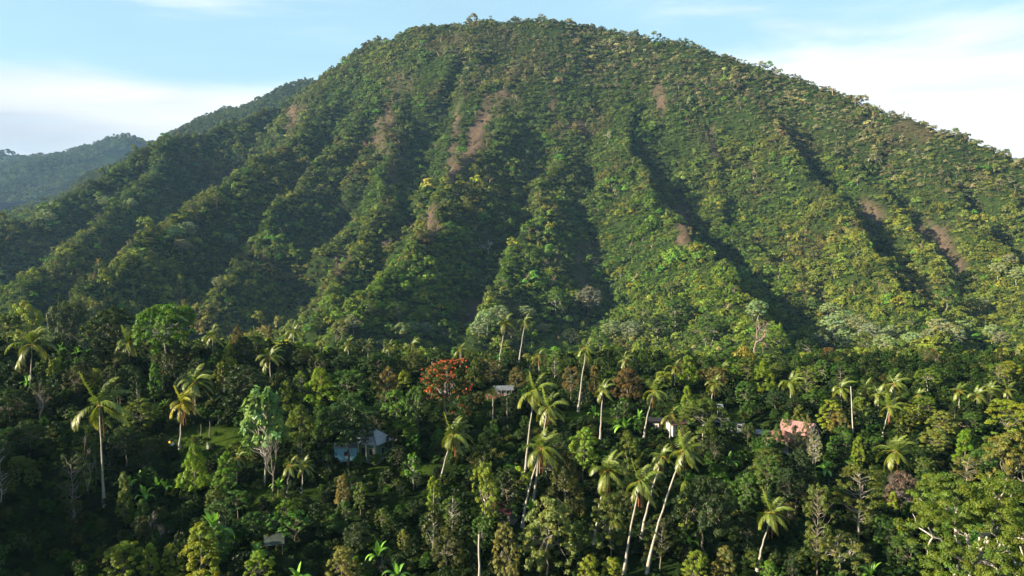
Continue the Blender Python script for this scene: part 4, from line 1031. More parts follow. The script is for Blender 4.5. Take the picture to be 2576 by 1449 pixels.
# bare white pole trunks
def stem(u, vt, vb, du, r0, label, name='pole_tree', cat='tree trunk', col='white', vmin=None):
    b = ground_hit(u, vb); top = at(u + du, vt, b[1]) - b
    mb = MB(); k = 7; t = np.linspace(0, 1, k); q = np.stack([top[0] * t, 0 * t, top[2] * t], -1); q[1:-1, 0] += RNG.normal(0, 0.06, k - 2); q = np.vstack([(0, 0, -1), q])
    mb.tube(q, np.concatenate([[r0], r0 * (1 - 0.45 * t)]), 7)
    me = mb.mesh(name, M['bark'], True); o = link(name, me, None, (b[0], b[1], b[2] + ZC), BARK_COL[col]); tag(o, label, cat); return o
stem(1206, 1345, 1500, -1, 0.20, 'pale headless palm trunk rising from the bottom edge', 'headless_palm', 'tree trunk')
stem(2146, 972, 1108, -6, 0.15, 'tall white bare trunk standing right of the pink house')
stem(527, 1060, 1100, 0, 0.10, 'thin grey pole of a sapling at the back of the clearing', 'sapling', 'tree trunk', 'grey')
stem(505, 1068, 1110, 0, 0.08, 'thinnest grey sapling stem beside the yellow palm', 'sapling', 'tree trunk', 'grey')
stem(1275, 1000, 1075, 0, 0.16, 'grey bare pole in front of the small grey hut', 'pole_tree', 'tree trunk', 'grey')

# ---- houses
def roof_hip(parent, L, Wd, zb, hr, ridge, material, over=0.5, thick=0.08, cap=None):
    """hipped roof: four slopes, each a part, with ridge caps"""
    x, y = L / 2 + over, Wd / 2 + over; a = ridge / 2
    P = dict(A=(-x,-y,zb), B=(x,-y,zb), C=(x,y,zb), D=(-x,y,zb), E=(-a,0,zb+hr), G=(a,0,zb+hr))
    for f in ('ABGE', 'CDEG'):
        m1 = MB(); m1.hull([P[k] for k in f], thick); o = m1.build('roof_slope', material, parent)
        # folded sheet seams
        m2 = MB(); q0, q1, q2, q3 = [np.array(P[k]) for k in f]
        for s in np.linspace(0.08, 0.92, 9): m2.tube([q0 + (q1 - q0) * s + (0, 0, .03), q3 + (q2 - q3) * s + (0, 0, .03)], 0.03, 4, False)
        m2.build('seam', material, o)
    for f in (('D','A','E'), ('B','C','G')):
        m1 = MB(); m1.hull([P[k] for k in f], thick); m1.build('roof_slope', material, parent)
    m1 = MB()
    for u_, v_ in (('A','E'), ('D','E'), ('B','G'), ('C','G'), ('E','G')): m1.tube([np.array(P[u_]) + (0, 0, .05), np.array(P[v_]) + (0, 0, .06)], 0.09, 5)
    m1.build('ridge_cap', cap or M['metal_dark'], parent)
def window(parent, x, y, z, w, h, wall_y=True, frame=None):
    m1 = MB(); s = (w, 0.06, h) if wall_y else (0.06, w, h)
    m1.box((x, y, z), s); o = m1.build('window', M['dark'], parent)
    m2 = MB(); t = 0.07
    dx = (1, 0) if wall_y else (0, 1)
    for k in (-1, 1):
        m2.box((x + dx[0] * k * w / 2, y + dx[1] * k * w / 2 - (0.02 if wall_y else 0), z), (t, 0.1, h) if wall_y else (0.1, t, h))
        m2.box((x, y - (0.022 if wall_y else 0), z + k * h / 2), (w + t, 0.1, t) if wall_y else (0.1, w + t, t))
    m2.build('frame', frame or M['cream'], o)
def base_z(b, r=4.0):
    return float(min(near_z(b[0] + dx, b[1] + dy) for dx in (-r, 0, r) for dy in (-r, 0, r)))

# green house with grey hipped roof
b = ground_hit(930, 1150); 
rz = math.radians(-24)
h = thing('green_house', 'small green house with a grey hipped metal roof, half hidden by a dark tree', 'house', (b[0], b[1], b[2] + ZC + 0.25), rz)
L_, W_, Hh = 6.2, 5.0, 3.3
m1 = MB(); m1.box((0, 0, -0.7), (L_ + 2.2, W_ + 1.6, 1.2)); m1.build('terrace', M['wall_grey'], h)
m1 = MB(); m1.box((-L_ / 2 + 0.1, 0.3, Hh / 2 - 0.1), (0.2, W_ - 0.6, Hh)); m1.box((L_ / 2 - 0.1, 0.3, Hh / 2 - 0.1), (0.2, W_ - 0.6, Hh)); m1.box((0, -W_ / 2 + 0.7, Hh / 2 - 0.1), (L_ - 0.4, 0.2, Hh)); m1.box((0, W_ / 2, Hh / 2 - 0.1), (L_, 0.2, Hh)); m1.build('wall', M['wall_green'], h)
roof_hip(h, L_ + 0.6, W_ + 0.6, Hh, 3.0, 0.7, M['metal_grey'], 0.6)
for x in (-2.9, -0.95, 1.0, 3.1):
    m1 = MB(); m1.box((x, -W_ / 2 - 0.25, Hh / 2 - 0.1), (0.24, 0.24, Hh)); m1.box((x, -W_ / 2 - 0.25, 0.1), (0.36, 0.36, 0.5)); m1.build('pillar', M['cream'], h)
m1 = MB(); m1.box((-0.2, -W_ / 2 + 0.57, 1.0), (0.95, 0.06, 2.1)); m1.build('door', M['dark'], h)
window(h, -1.9, -W_ / 2 + 0.58, 1.35, 1.0, 1.5); window(h, 1.7, -W_ / 2 + 0.58, 1.35, 1.1, 1.5); window(h, L_ / 2 + 0.01, 0.2, 1.35, 1.1, 1.3, False)
# light blue house
b = ground_hit(872, 1158)
h = thing('blue_house', 'light blue wall of a house behind the dark tree, left of the green house', 'house', (b[0] - 0.2, b[1] + 0.5, b[2] + ZC + 0.1), math.radians(8))
m1 = MB(); m1.box((0, 0, 1.25), (4.6, 3.0, 2.7)); m1.build('wall', M['wall_blue'], h)
m1 = MB(); m1.box((0, 0, -0.35), (4.8, 3.2, 0.5)); m1.build('foundation', M['wall_grey'], h)
m1 = MB(); m1.hull([(-2.4, -1.7, 2.65), (2.4, -1.7, 2.65), (2.4, 0, 3.3), (-2.4, 0, 3.3)], 0.08); m1.build('roof_slope', M['metal_old'], h)
m1 = MB(); m1.hull([(-2.4, 0, 3.3), (2.4, 0, 3.3), (2.4, 1.7, 2.65), (-2.4, 1.7, 2.65)], 0.08); m1.build('roof_slope', M['metal_old'], h)
window(h, 0.1, -1.51, 1.4, 0.9, 1.0, True, M['wall_white'])
# pink-roofed house
b = ground_hit(2014, 1128); 
h = pinkh = thing('pink_roofed_house', 'tall wooden house under a pink metal gable roof, right of centre', 'house', (b[0], b[1] + 1.5, b[2] + ZC + 0.2), math.radians(-40))
m1 = MB(); m1.box((0, 0, 1.9), (6.0, 4.6, 4.2)); m1.add([(-3.0,-2.3,4.0),(-3.0,2.3,4.0),(-3.0,0,5.5),(3.0,-2.3,4.0),(3.0,2.3,4.0),(3.0,0,5.5)], [(0,1,4,3)], [(0,2,1),(3,4,5)]); m1.build('wall', M['wall_wood'], h)
for s_ in (-1, 1):
    m1 = MB(); P4 = [(-4.1, s_ * 3.5, 3.45), (4.1, s_ * 3.5, 3.45), (4.1, 0, 5.75), (-4.1, 0, 5.75)]
    m1.hull(P4 if s_ < 0 else P4[::-1], 0.08); o = m1.build('roof_slope', M['roof_pink'] if s_ < 0 else M['roof_pink'], h)
    m2 = MB()
    for t in np.linspace(-3.8, 3.8, 9): m2.tube([(t, s_ * 3.5, 3.5), (t, 0, 5.8)], 0.035, 4, False)
    m2.build('seam', M['roof_pink'], o)
m1 = MB(); m1.tube([(-4.15, 0, 5.8), (4.15, 0, 5.8)], 0.11, 6); m1.build('ridge_cap', M['roof_pink'], h)
for s_ in (-1, 1):
    m1 = MB(); m1.tube([(4.12, s_ * 3.55, 3.42), (4.12, 0, 5.72)], 0.10, 4); m1.build('bargeboard', M['cream'], h)
window(h, 3.02, -0.6, 3.3, 0.9, 1.1, False); window(h, 0.8, -2.31, 2.6, 1.0, 1.2)
for y in (-2.9, -0.9, 1.1, 2.9):
    m1 = MB(); m1.box((3.85, y, 1.4), (0.16, 0.16, 4.6)); m1.build('post', M['cream'], h)
m1 = MB(); m1.box((0, 0, -0.6), (6.6, 5.2, 1.0)); m1.build('foundation', M['wall_grey'], h)
pinkh.scale = (0.9, 0.9, 0.9)
# rusty roofed house in front of it
b = ground_hit(1952, 1128)
h = thing('rusty_roofed_house', 'low house with a rusty pink hipped roof, lower left of the tall pink-roofed house', 'house', (b[0] + 0.8, b[1], b[2] + ZC + 0.2), math.radians(-38))
m1 = MB(); m1.box((0, 0, 1.0), (5.0, 4.0, 2.4)); m1.build('wall', M['wall_wood'], h)
roof_hip(h, 5.0, 4.0, 2.2, 1.5, 1.6, M['roof_rust'], 0.8, 0.08, M['roof_rust'])
m1 = MB(); m1.box((0.6, -2.03, 0.85), (0.9, 0.06, 1.9)); m1.build('door', M['dark'], h)
window(h, -1.4, -2.02, 1.2, 1.0, 1.0)
m1 = MB(); m1.box((0, 0, -0.5), (5.6, 4.6, 0.8)); m1.build('foundation', M['wall_grey'], h)
# grey shed roof left of it
b = ground_hit(1938, 1112)
def shed(name, label, u, v, L_, W_, H_, rz, roofm, wallm, slope=0.5, door=True, dy=0.0, cat='house', lift=0.1):
    b = ground_hit(u, v); h = thing(name, label, cat, (b[0], b[1] + dy, b[2] + ZC + lift), math.radians(rz))
    m1 = MB(); m1.box((0, 0, H_ / 2 - 0.2), (L_, W_, H_ + 0.4)); m1.build('wall', wallm, h)
    for s_ in (-1, 1):
        m1 = MB(); P4 = [(-L_ / 2 - .4, s_ * (W_ / 2 + .5), H_), (L_ / 2 + .4, s_ * (W_ / 2 + .5), H_), (L_ / 2 + .4, 0, H_ + slope * W_ / 2), (-L_ / 2 - .4, 0, H_ + slope * W_ / 2)]
        m1.hull(P4 if s_ < 0 else P4[::-1], 0.07); m1.build('roof_slope', roofm, h)
    m1 = MB(); m1.add([(-L_/2,-W_/2,H_+.19),(-L_/2,W_/2,H_+.19),(-L_/2,0,H_+slope*W_/2-.1),(L_/2,-W_/2,H_+.19),(L_/2,W_/2,H_+.19),(L_/2,0,H_+slope*W_/2-.1)], [(0,1,4,3)], [(0,2,1),(3,4,5)]); m1.build('gable', wallm, h)
    if door:
        m1 = MB(); m1.box((-L_ * 0.15, -W_ / 2 - 0.03, 0.95), (0.9, 0.06, 1.9)); m1.build('door', M['dark'], h)
        window(h, L_ * 0.22, -W_ / 2 - 0.02, 1.3, 0.9, 0.9)
    return h
shed('shed', 'grey metal shed roof showing left of the rusty roof', 1926, 1112, 3.6, 2.6, 1.9, -30, M['metal_old'], M['wall_wood'])
hut = shed('hut', 'small grey-roofed hut far back, right of the red-flowered tree', 1266, 998, 4.4, 3.0, 2.0, 6, M['metal_old'], M['wall_grey'], 0.6)
for x in (-2.0, -0.7, 0.7, 2.0):
    m1 = MB(); m1.box((x, -1.95, 0.95), (0.14, 0.14, 2.0)); m1.build('post', M['wall_wood'], hut)
b = ground_hit(1244, 1003); m1 = MB(); m1.add([(-2.6,-.6,0.1),(2.6,-.6,0.1),(2.4,.8,1.0),(-2.2,.9,1.1),(-2.4,1.6,0.0),(2.4,1.6,0.0)], [(0,1,2,3),(3,2,5,4)], [(0,3,4),(1,5,2)])
o = m1.build('soil_bank', M['soil_red']); o.location = (b[0], b[1], b[2] + ZC); tag(o, 'small cut bank of bare red soil left of the grey hut', 'bank')
shed('white_house', 'white walled building peeping out left of the round olive tree', 1700, 1092, 3.4, 3.0, 2.4, 20, M['roof_brown'], M['wall_white'], 0.6)
shed('dark_roofed_house', 'grey house with a dark gable roof, right of the round olive tree', 1816, 1080, 3.4, 2.8, 1.8, -30, M['metal_dark'], M['wall_grey'], 0.65)
shed('low_white_shed', 'low white walled shed under a dark roof beyond the round olive tree', 1852, 1086, 3.0, 2.2, 1.4, -12, M['metal_dark'], M['wall_white'], 0.45)
b = ground_hit(1812, 1062); m1 = MB(); m1.hull([(-.9, -.8, 3.6), (.6, -.9, 3.5), (.7, .6, 4.2), (-.9, .6, 4.3)], 0.06); m1.box((-0.6, 0.3, 1.7), (0.12, 0.12, 4.4)); m1.box((0.5, 0.3, 1.7), (0.12, 0.12, 4.4))
o = m1.build('lean_to', M['metal_white']); o.location = (b[0], b[1], b[2] + ZC); tag(o, 'pale sheet lean-to roof catching the sun behind the round olive tree', 'lean-to')
shed('maroon_roofed_house', 'dark house with a maroon roof low in the centre, behind a yellow-green tree', 1268, 1318, 3.8, 3.0, 2.2, -28, M['roof_maroon'], M['wall_grey'], 0.75)
b = ground_hit(1291, 1250); 
t_ = thing('white_bucket', 'small white bucket-like pot standing behind the maroon roof', 'pot', (b[0], b[1], b[2] + ZC))
m1 = MB(); m1.tube([(0, 0, 0), (0, 0, 0.1), (0, 0, 0.6)], [0.30, 0.36, 0.42], 10); m1.build('body', M['cloth_white'], t_); m1 = MB(); m1.tube([(0, 0, 0.62), (0, 0, 0.9), (0, 0, 1.2)], [0.2, 0.12, 0.05], 8); m1.build('lid', M['cloth_white'], t_)
b = ground_hit(1298, 1312); m1 = MB(); m1.tube([(0, 0, 0.1), (0, 0, 0.25), (0, 0, 0.6), (0, 0, 0.75)], [0.12, 0.34, 0.30, 0.1], 9); o = m1.build('coral_jar', M['pink'], None, True); o.location = (b[0], b[1], b[2] + ZC + 0.4); tag(o, 'small coral red jar right of the maroon-roofed house', 'jar')
b = ground_hit(690, 1392); h = thing('green_roofed_shelter', 'dull green sheet roof of a low shelter between bananas, bottom left of centre', 'shelter', (b[0], b[1], b[2] + ZC), math.radians(18))
for x in (-1.3, 1.3):
    for y in (-.9, .9): m1 = MB(); m1.box((x, y, 0.8), (0.12, 0.12, 2.0)); m1.build('post', M['wall_wood'], h)
for x in (-1.1, 0, 1.1):
    m1 = MB(); m1.hull([(x - .545, -1.4, 1.75 + .02 * (x > 0)), (x + .545, -1.4, 1.75), (x + .545, 1.3, 2.7), (x - .545, 1.3, 2.72)], 0.05); m1.build('roof_sheet', M['roof_green'], h)
b = ground_hit(2440, 1110); shed('red_roofed_hut', 'little red roof almost lost in the trees at the right', 2432, 1090, 3.0, 2.4, 2.2, 15, M['roof_maroon'], M['wall_wood'])
b = ground_hit(1648, 1082); shed('yellow_eaved_hut', 'dark open hut with yellow eaves left of the white building', 1650, 1078, 2.8, 2.2, 1.8, -8, M['cloth_black'], M['dark'], 0.5, False)
b = ground_hit(1648, 1074); o = thing('hanging_cloth', 'white and orange cloth hanging out before the dark hut', 'cloth', (b[0], b[1] - 2.2, near_z(b[0], b[1] - 2.2) + ZC))
m1 = MB(); m1.box((-0.32, 0, 0.75), (0.24, 0.05, 0.9)); m1.box((0.32, 0.02, 0.8), (0.22, 0.05, 0.8)); m1.box((0, 0.01, 1.3), (0.95, 0.07, 0.25)); m1.build('white_cloth', M['cloth_white'], o)
m1 = MB(); m1.box((0, 0.03, 0.8), (0.36, 0.05, 0.75)); m1.build('orange_cloth', M['cloth_orange'], o)
m1 = MB(); m1.tube([(-0.7, 0.05, -0.2), (-0.7, 0.05, 1.5)], 0.04, 5); m1.tube([(0.7, 0.05, -0.2), (0.7, 0.05, 1.5)], 0.04, 5); m1.tube([(-0.75, 0.05, 1.45), (0.75, 0.05, 1.45)], 0.03, 5); m1.build('rail', M['wall_wood'], o)
# things on the clearing
b = ground_hit(431, 1121); o = thing('bundle', 'yellow and white bundle with a dark top on the grassy clearing', 'bundle', (b[0], b[1], b[2] + ZC))
m1 = MB(); m1.tube([(0.1, 0, -0.05), (0.12, 0, 0.25), (0.05, 0, 0.5)], [0.62, 0.55, 0.46], 9); m1.build('white_cloth', M['cloth_white'], o, True)
m1 = MB(); m1.tube([(-0.12, -.1, 0.3), (-0.1, -.1, 0.55), (-0.05, -.06, 0.85), (-0.02, 0, 0.98)], [0.5, 0.5, 0.42, 0.3], 9); m1.build('yellow_cloth', M['cloth_yellow'], o, True)
m1 = MB(); m1.tube([(0, 0, 0.95), (0, 0, 1.12), (0.0, 0, 1.3), (0, 0, 1.38)], [0.42, 0.48, 0.32, 0.08], 9); m1.build('dark_cover', M['cloth_black'], o, True)
b = ground_hit(523, 1130); o = thing('grey_post', 'short grey post with a white lower half on the clearing', 'post', (b[0], b[1], b[2] + ZC))
m1 = MB(); m1.box((0, 0, 0.35), (0.42, 0.34, 0.9)); m1.build('white_foot', M['wall_white'], o)
m1 = MB(); m1.tube([(0, 0, 0.8), (0, 0, 1.35)], [0.19, 0.17], 8); m1.build('shaft', M['wall_grey'], o); m1 = MB(); m1.tube([(0, 0, 1.36), (0, 0, 1.46), (0, 0, 1.58)], [0.24, 0.23, 0.1], 8); m1.build('cap', M['metal_dark'], o)
b = ground_hit(1018, 1172); m1 = MB(); m1.tube([(-1.3, 0.5, 0.7), (0.2, 0, 0.4), (1.3, -0.6, 0.12)], [0.09, 0.08, 0.06], 6); o = m1.build('fallen_pole', M['bark'], None, True); o.color = (*BARK_COL['pale'], 1); o.location = (b[0], b[1], b[2] + ZC + .1); tag(o, 'pale pole lying aslant on the lawn below the green house', 'pole')

# ---- trees at the mountain foot that can be told apart: (u, v centre, width, kind, colour, label)
FOOT = [(1010,855,46,'paletree','pale'),(1075,848,40,'paletree','pale'),(1040,835,34,'paletree','pale'),(1120,868,70,'foottree','green'),(890,838,40,'paletree','pale'),(880,812,30,'paletree','pale'),(860,850,44,'foottree','tan'),
        (1225,822,60,'paletree','pale'),(1205,850,46,'paletree','pale'),(1255,800,48,'paletree','pale'),(1325,800,44,'paletree','pale'),(1365,845,34,'paletree','pale'),(1400,770,70,'foottree','green'),(1480,770,66,'foottree','grey'),
        (1540,850,50,'paletree','pale'),(1585,856,54,'paletree','pale'),(1620,800,60,'foottree','olive'),(1700,800,80,'foottree','green'),(1790,850,70,'foottree','green'),(1655,850,70,'foottree','dark'),
        (2085,800,56,'paletree','pale'),(2125,815,50,'paletree','pale'),(2160,840,60,'paletree','pale'),(2100,850,64,'paletree','pale'),(2190,865,56,'paletree','pale'),(2240,862,44,'paletree','pale'),(2065,890,46,'paletree','pale'),(2130,895,56,'paletree','pale'),(2225,905,54,'paletree','pale'),
        (2175,905,60,'foottree','olive'),(2290,890,46,'paletree','pale'),(2365,850,56,'paletree','pale'),(2400,880,60,'paletree','pale'),(2340,880,48,'paletree','pale'),(2420,840,40,'paletree','pale'),(2495,860,44,'paletree','pale'),(2520,880,40,'paletree','pale'),
        (2510,690,40,'paletree','pale'),(2555,705,46,'paletree','pale'),(2470,775,38,'paletree','pale'),(2540,660,34,'paletree','pale'),(2075,870,50,'foottree','dark'),(1905,790,50,'paletree','pale'),(1960,900,60,'foottree','olive'),(2030,920,56,'foottree','dark'),
        (545,512,40,'paletree','tan'),(510,520,44,'paletree','tan'),(480,536,40,'paletree','tan'),(470,590,46,'paletree','pale'),(440,600,46,'paletree','pale'),(460,630,40,'paletree','pale'),(420,580,36,'paletree','tan'),(500,560,36,'foottree','dark'),
        (552,722,36,'paletree','pale'),(578,612,34,'paletree','pale'),(330,520,30,'paletree','pale'),(260,516,32,'paletree','pale'),(118,560,46,'paletree','pale'),(1268,712,40,'foottree','bright'),(1065,798,42,'foottree','bright'),(1290,860,60,'foottree','olive'),
        (930,790,56,'foottree','olive'),(1000,800,60,'foottree','green'),(1440,880,50,'foottree','dark'),(1510,900,56,'foottree','green'),(2290,820,50,'foottree','green'),(2440,780,56,'foottree','olive'),(2380,760,60,'foottree','green')]
BARES = [(755,770,44,'pink','leafless tree with a pinkish haze of twigs on the shaded left foot of the mountain'),(1897,850,92,'pink','large brown leafless tree with pale crooked boughs at the foot of the mountain'),(1230,628,52,'pale','white leafless tree halfway up a central spur of the mountain'),
         (1529,345,34,'pale','pale leafless tree high on the mountain face right of the peak'),(970,620,40,'pink','brown leafless tree on a spur left of the white leafless tree'),(2105,840,50,'grey','leafless grey tree among the cloudy pale crowns at the right')]
def slope_hit(u, v):
    return ground_hit(u, v, 300.0, 2100.0)
for (u, v, w, kind, tint) in FOOT:
    v = v - max(0, v - 820) * 0.35
    b = slope_hit(u, v + w * 0.42); d = b[1]; W = w * d / F
    tt = np.array(TREE_COL[tint]) * (0.95 if kind == 'paletree' else 1)
    plant_tree(kind, b - (0, 0, 1.0), W, W * 1.12, tint, 'pale')
for (u, v, w, tint, label) in BARES:
    b = slope_hit(u, v + w * 0.5); W = w * b[1] / F
    rs = np.random.RandomState(int(u)); me = fit_mb(bare_mb(rs, 10, 8, 4, 0.20, first=0.3), W, W * 1.05).mesh('bare_tree', M['bark'])
    o = link('bare_tree', me, None, (b[0], b[1], b[2] + ZC - 0.5), {'pink': (0.30, 0.23, 0.215), 'pale': (0.42, 0.40, 0.36), 'grey': (0.30, 0.27, 0.25)}[tint]); tag(o, label, 'tree')
    TREES.append(dict(o=o, kind='bare', tint=tint, W=W, H=W, base=b, label=label))

# ---- the rest of the plantation's single trees, kept off the sight lines and out of each other's way
def rect(t):
    b = t['base']; u0, v0, f = project(b + (0, 0, t['H'])); _, v1, _ = project(b)
    w = t['W'] * F / f / 2
    return (u0 - w, v0, u0 + w, v1, b[1])
BASES = [t['base'][:2] for t in TREES] + [p['base'][:2] for p in PALMS]
for p in PALMS:
    u, v = p['uv']; KEEP.append((u - p['wpx'] * 0.42, v - p['wpx'] * 0.36, u + p['wpx'] * 0.42, v + p['wpx'] * 0.30, p['base'][1]))
    ub, vb, _ = project(p['base'])
    for t in (0.25, 0.45, 0.65): KEEP.append((ub + (u - ub) * t - 5, vb + (v - vb) * t - 14, ub + (u - ub) * t + 5, vb + (v - vb) * t + 14, p['base'][1]))
for q in BANANAS: KEEP.append((q['u'] - 30, q['v'] - 5, q['u'] + 30, q['v'] + 45, q['base'][1]))
for t in TREES[:len(T)]:
    if t['label'] or t['W'] * F / t['base'][1] > 60: r_ = rect(t); KEEP.append((r_[0] + 8, r_[1], r_[2] - 8, r_[1] + (r_[3] - r_[1]) * 0.62, r_[4]))
KEEP.append((1050, 900, 1200, 1068, 180))
def free(u0, v0, u1, v1, d):
    for (a, b_, c_, e, dk) in KEEP:
        if d < dk and u0 < c_ and u1 > a and v0 < e and v1 > b_: return False
    return True
rf = np.random.RandomState(77)
N_SINGLE = 285
tries = 0
while len(TREES) < N_SINGLE + len(FOOT) * 0 + 60 and tries < 9000:
    tries += 1
    u = rf.uniform(-20, 2600); v = 905 + 560 * rf.rand() ** 1.25
    if 905 < v < 945 and u < 760: continue
    b = ground_hit(u, v, 60, 300)
    if min(math.hypot(b[0] - q[0], b[1] - q[1]) for q in BASES) < 3.0: continue
    z = rf.rand()
    if v < 1015:
        kind = rf.choice(['conical', 'oval', 'round', 'airy'], p=[.35, .25, .25, .15]); tint = rf.choice(['rust', 'olive', 'ygreen', 'green', 'darkolive', 'bright'], p=[.12, .26, .18, .18, .18, .08]) if u > 1050 else rf.choice(['dark', 'darkolive', 'olive', 'green'], p=[.35, .3, .2, .15])
    elif u < 1000:
        kind = rf.choice(['oval', 'round', 'columnar', 'bigleaf', 'bush', 'airy'], p=[.2, .2, .15, .15, .15, .15]); tint = rf.choice(['dark', 'green', 'darkolive', 'olive'], p=[.46, .26, .20, .08])
    elif u < 1900:
        kind = rf.choice(['oval', 'conical', 'columnar', 'bigleaf', 'round'], p=[.25, .25, .2, .12, .18]); tint = rf.choice(['dark', 'green', 'darkolive', 'olive', 'ygreen'], p=[.38, .24, .20, .10, .08])
    else:
        kind = rf.choice(['oval', 'conical', 'columnar', 'round', 'airy'], p=[.3, .2, .2, .2, .1]); tint = rf.choice(['olive', 'green', 'ygreen', 'tan', 'darkolive', 'dark'], p=[.20, .24, .16, .06, .18, .16])
    H = {'conical': rf.uniform(5.5, 9), 'columnar': rf.uniform(5, 9), 'round': rf.uniform(5, 8.5), 'oval': rf.uniform(5, 9), 'airy': rf.uniform(7, 10), 'bigleaf': rf.uniform(4, 6.5), 'bush': rf.uniform(2, 3.2)}[kind]
    W = H * {'conical': .55, 'columnar': .36, 'round': .92, 'oval': .72, 'airy': .6, 'bigleaf': .62, 'bush': 1.3}[kind] * rf.uniform(.85, 1.15)
    if v < 965: H *= 0.66; W *= 0.74
    uu, vt, f = project(b + (0, 0, H)); w = W * F / f / 2
    if not free(u - w, vt, u + w, v, b[1]): continue
    plant_tree(kind, b - (0, 0, .05), W, H, tint, rf.choice(['mid', 'mid', 'grey', 'pale']))
    BASES.append(b[:2])

# ---- undergrowth of the plantation: nobody could count it
rs = np.random.RandomState(91)
n = 15000
yy = 62 + 258 * rs.rand(n) ** 0.85; xx = (rs.rand(n) * 2 - 1) * (yy * 0.72 + 14)
zz = near_z(xx, yy); P = np.stack([xx, yy, zz - 0.1], -1)
u, v, f = project(P)
g = grass_mask(P); keep = (g < 0.35) | (rs.rand(n) < 0.5); ong = g >= 0.35
for (a, b_, c_, e, dk) in KEEP[:8]: keep &= ~((u > a - 4) & (u < c_ + 4) & (v > b_) & (v < e + 40) & (yy < dk + 1) & (yy > dk - 16))
P, u, v, ong = P[keep], u[keep], v[keep], ong[keep]; n = len(P)
sc = rs.uniform(0.35, 0.85, n) * np.where(rs.rand(n) < 0.12, 1.6, 1.0)
sc[ong] *= rs.uniform(0.22, 0.5, ong.sum())
tone = rs.rand(n)
tint = np.where((tone < 0.6)[:, None], (0.013, 0.027, 0.004), np.where((tone < 0.88)[:, None], (0.027, 0.060, 0.006), (0.046, 0.060, 0.009)))
tint = tint * rs.uniform(0.75, 1.3, (n, 1)) * (1 + rs.normal(0, 0.08, (n, 3)))
pid = np.where(rs.rand(n) < 0.82, rs.randint(16, 19, n), 19)
scatter('undergrowth', P, rs.uniform(0, 6.28, n), np.stack([sc, sc, sc * rs.uniform(0.7, 1.3, n)], -1) * np.where(pid == 19, 0.55, 1.0)[:, None], pid, tint)

# ---- the forest of the valley and the mountain
def visible(P, margin_h, zfun_grid, top):
    """drops what no nearby viewpoint could see: points well under the skyline in front of them"""
    u, v, f = project(P + np.array([0, 0, 1.0]) * top[:, None])
    ok = (u > -330) & (u < 2900)
    Gp = zfun_grid.reshape(-1, 3); gu, gv, gf = project(Gp)
    cb = np.clip(((gu + 600) / 24).astype(int), 0, 160); db = np.clip((Gp[:, 1] / 20).astype(int), 0, 199)
    elev = (Gp[:, 2] - margin_h) / Gp[:, 1]
    Hm = np.full((161, 200), -9.0); np.maximum.at(Hm, (cb, db), elev)
    for k in range(1, 200): Hm[:, k] = np.maximum(Hm[:, k], Hm[:, k - 1])
    c = np.clip(((u + 600) / 24).astype(int), 0, 160); dd = np.clip((P[:, 1] / 20).astype(int) - 2, 0, 199)
    return ok & ((P[:, 2] + top) / P[:, 1] > Hm[c, dd] - 0.012)
def jgrid(x0, x1, y0, y1, sp, seed):
    r = np.random.RandomState(seed); gx, gy = np.meshgrid(np.arange(x0, x1, sp), np.arange(y0, y1, sp))
    gx = gx + r.uniform(-.5, .5, gx.shape) * sp; gy = gy + r.uniform(-.5, .5, gy.shape) * sp
    return gx.ravel(), gy.ravel()
parts = []
for (y0, y1, sp, seed) in ((258, 480, 4.4, 1), (480, 800, 4.5, 2), (800, 1250, 5.2, 3), (1250, 1950, 6.2, 4), (1950, 2600, 11.0, 6)):
    x, y = jgrid(-1500, 1600, y0, y1, sp, seed); k = np.abs(x) < y * 0.78 + 30
    parts.append(np.stack([x[k], y[k]], -1))
XY = np.vstack(parts)
Zf = land_z(XY[:, 0], XY[:, 1]); P = np.column_stack([XY, Zf])
rs = np.random.RandomState(5)
k = visible(P, 6.0, MG, np.full(len(P), 10.0)); P = P[k]
u, v, f = project(P)
bm = bare_mask(P)
thin = rs.rand(len(P)) > bm * 0.95
P, u, v, bm = P[thin], u[thin], v[thin], bm[thin]
n = len(P); d = P[:, 1]
# which plants grow where
pid = rs.choice([0, 1, 2, 3, 4, 5, 14, 15, 12, 13], n, p=[.12, .12, .12, .12, .13, .13, .05, .05, .08, .08])
q1 = vnoise(P[:, 0], P[:, 1], 45, 61); q2 = vnoise(P[:, 0], P[:, 1], 110, 62); q3 = vnoise(P[:, 0], P[:, 1], 20, 63)
crest_up = np.interp(u, [760, 930, 1150, 1340, 1600, 1890, 2250, 2576, 2700], [224, 116, 72, 66, 99, 176, 308, 420, 480])
band = v - crest_up
top = (d > 900) & (band < 150) & (u > 1150)
tall = top & (rs.rand(n) < np.clip(0.75 - band / 200, 0.15, .8)); pid[tall] = rs.choice([6, 7, 8, 9], tall.sum())
sky_ = band < 16; tall &= ~(sky_ & (rs.rand(n) < 0.6)); pid[sky_ & ~tall] = rs.choice([0, 1, 2, 3, 4, 5], (sky_ & ~tall).sum())
foot = (d < 560) & (rs.rand(n) < 0.30); pid[foot] = rs.choice([0, 1, 2, 6, 7, 8, 9], foot.sum())
leftlow = (u < 720) & (v > 560) & (d > 330); lp = leftlow & (rs.rand(n) < 0.14); pid[lp] = 10; lt = leftlow & (rs.rand(n) < 0.10) & ~lp; pid[lt] = rs.choice([6, 7, 14], lt.sum())
rp = (band < 26) & (u > 2150) & (u < 2360) & (rs.rand(n) < 0.4); pid[rp] = 10
br = (rs.rand(n) < 0.012 + 0.10 * ((bm > 0.1) & (bm < 0.6))); pid[br] = 11
pid[(bm > 0.25) & ~br] = rs.choice([12, 13], ((bm > 0.25) & ~br).sum())
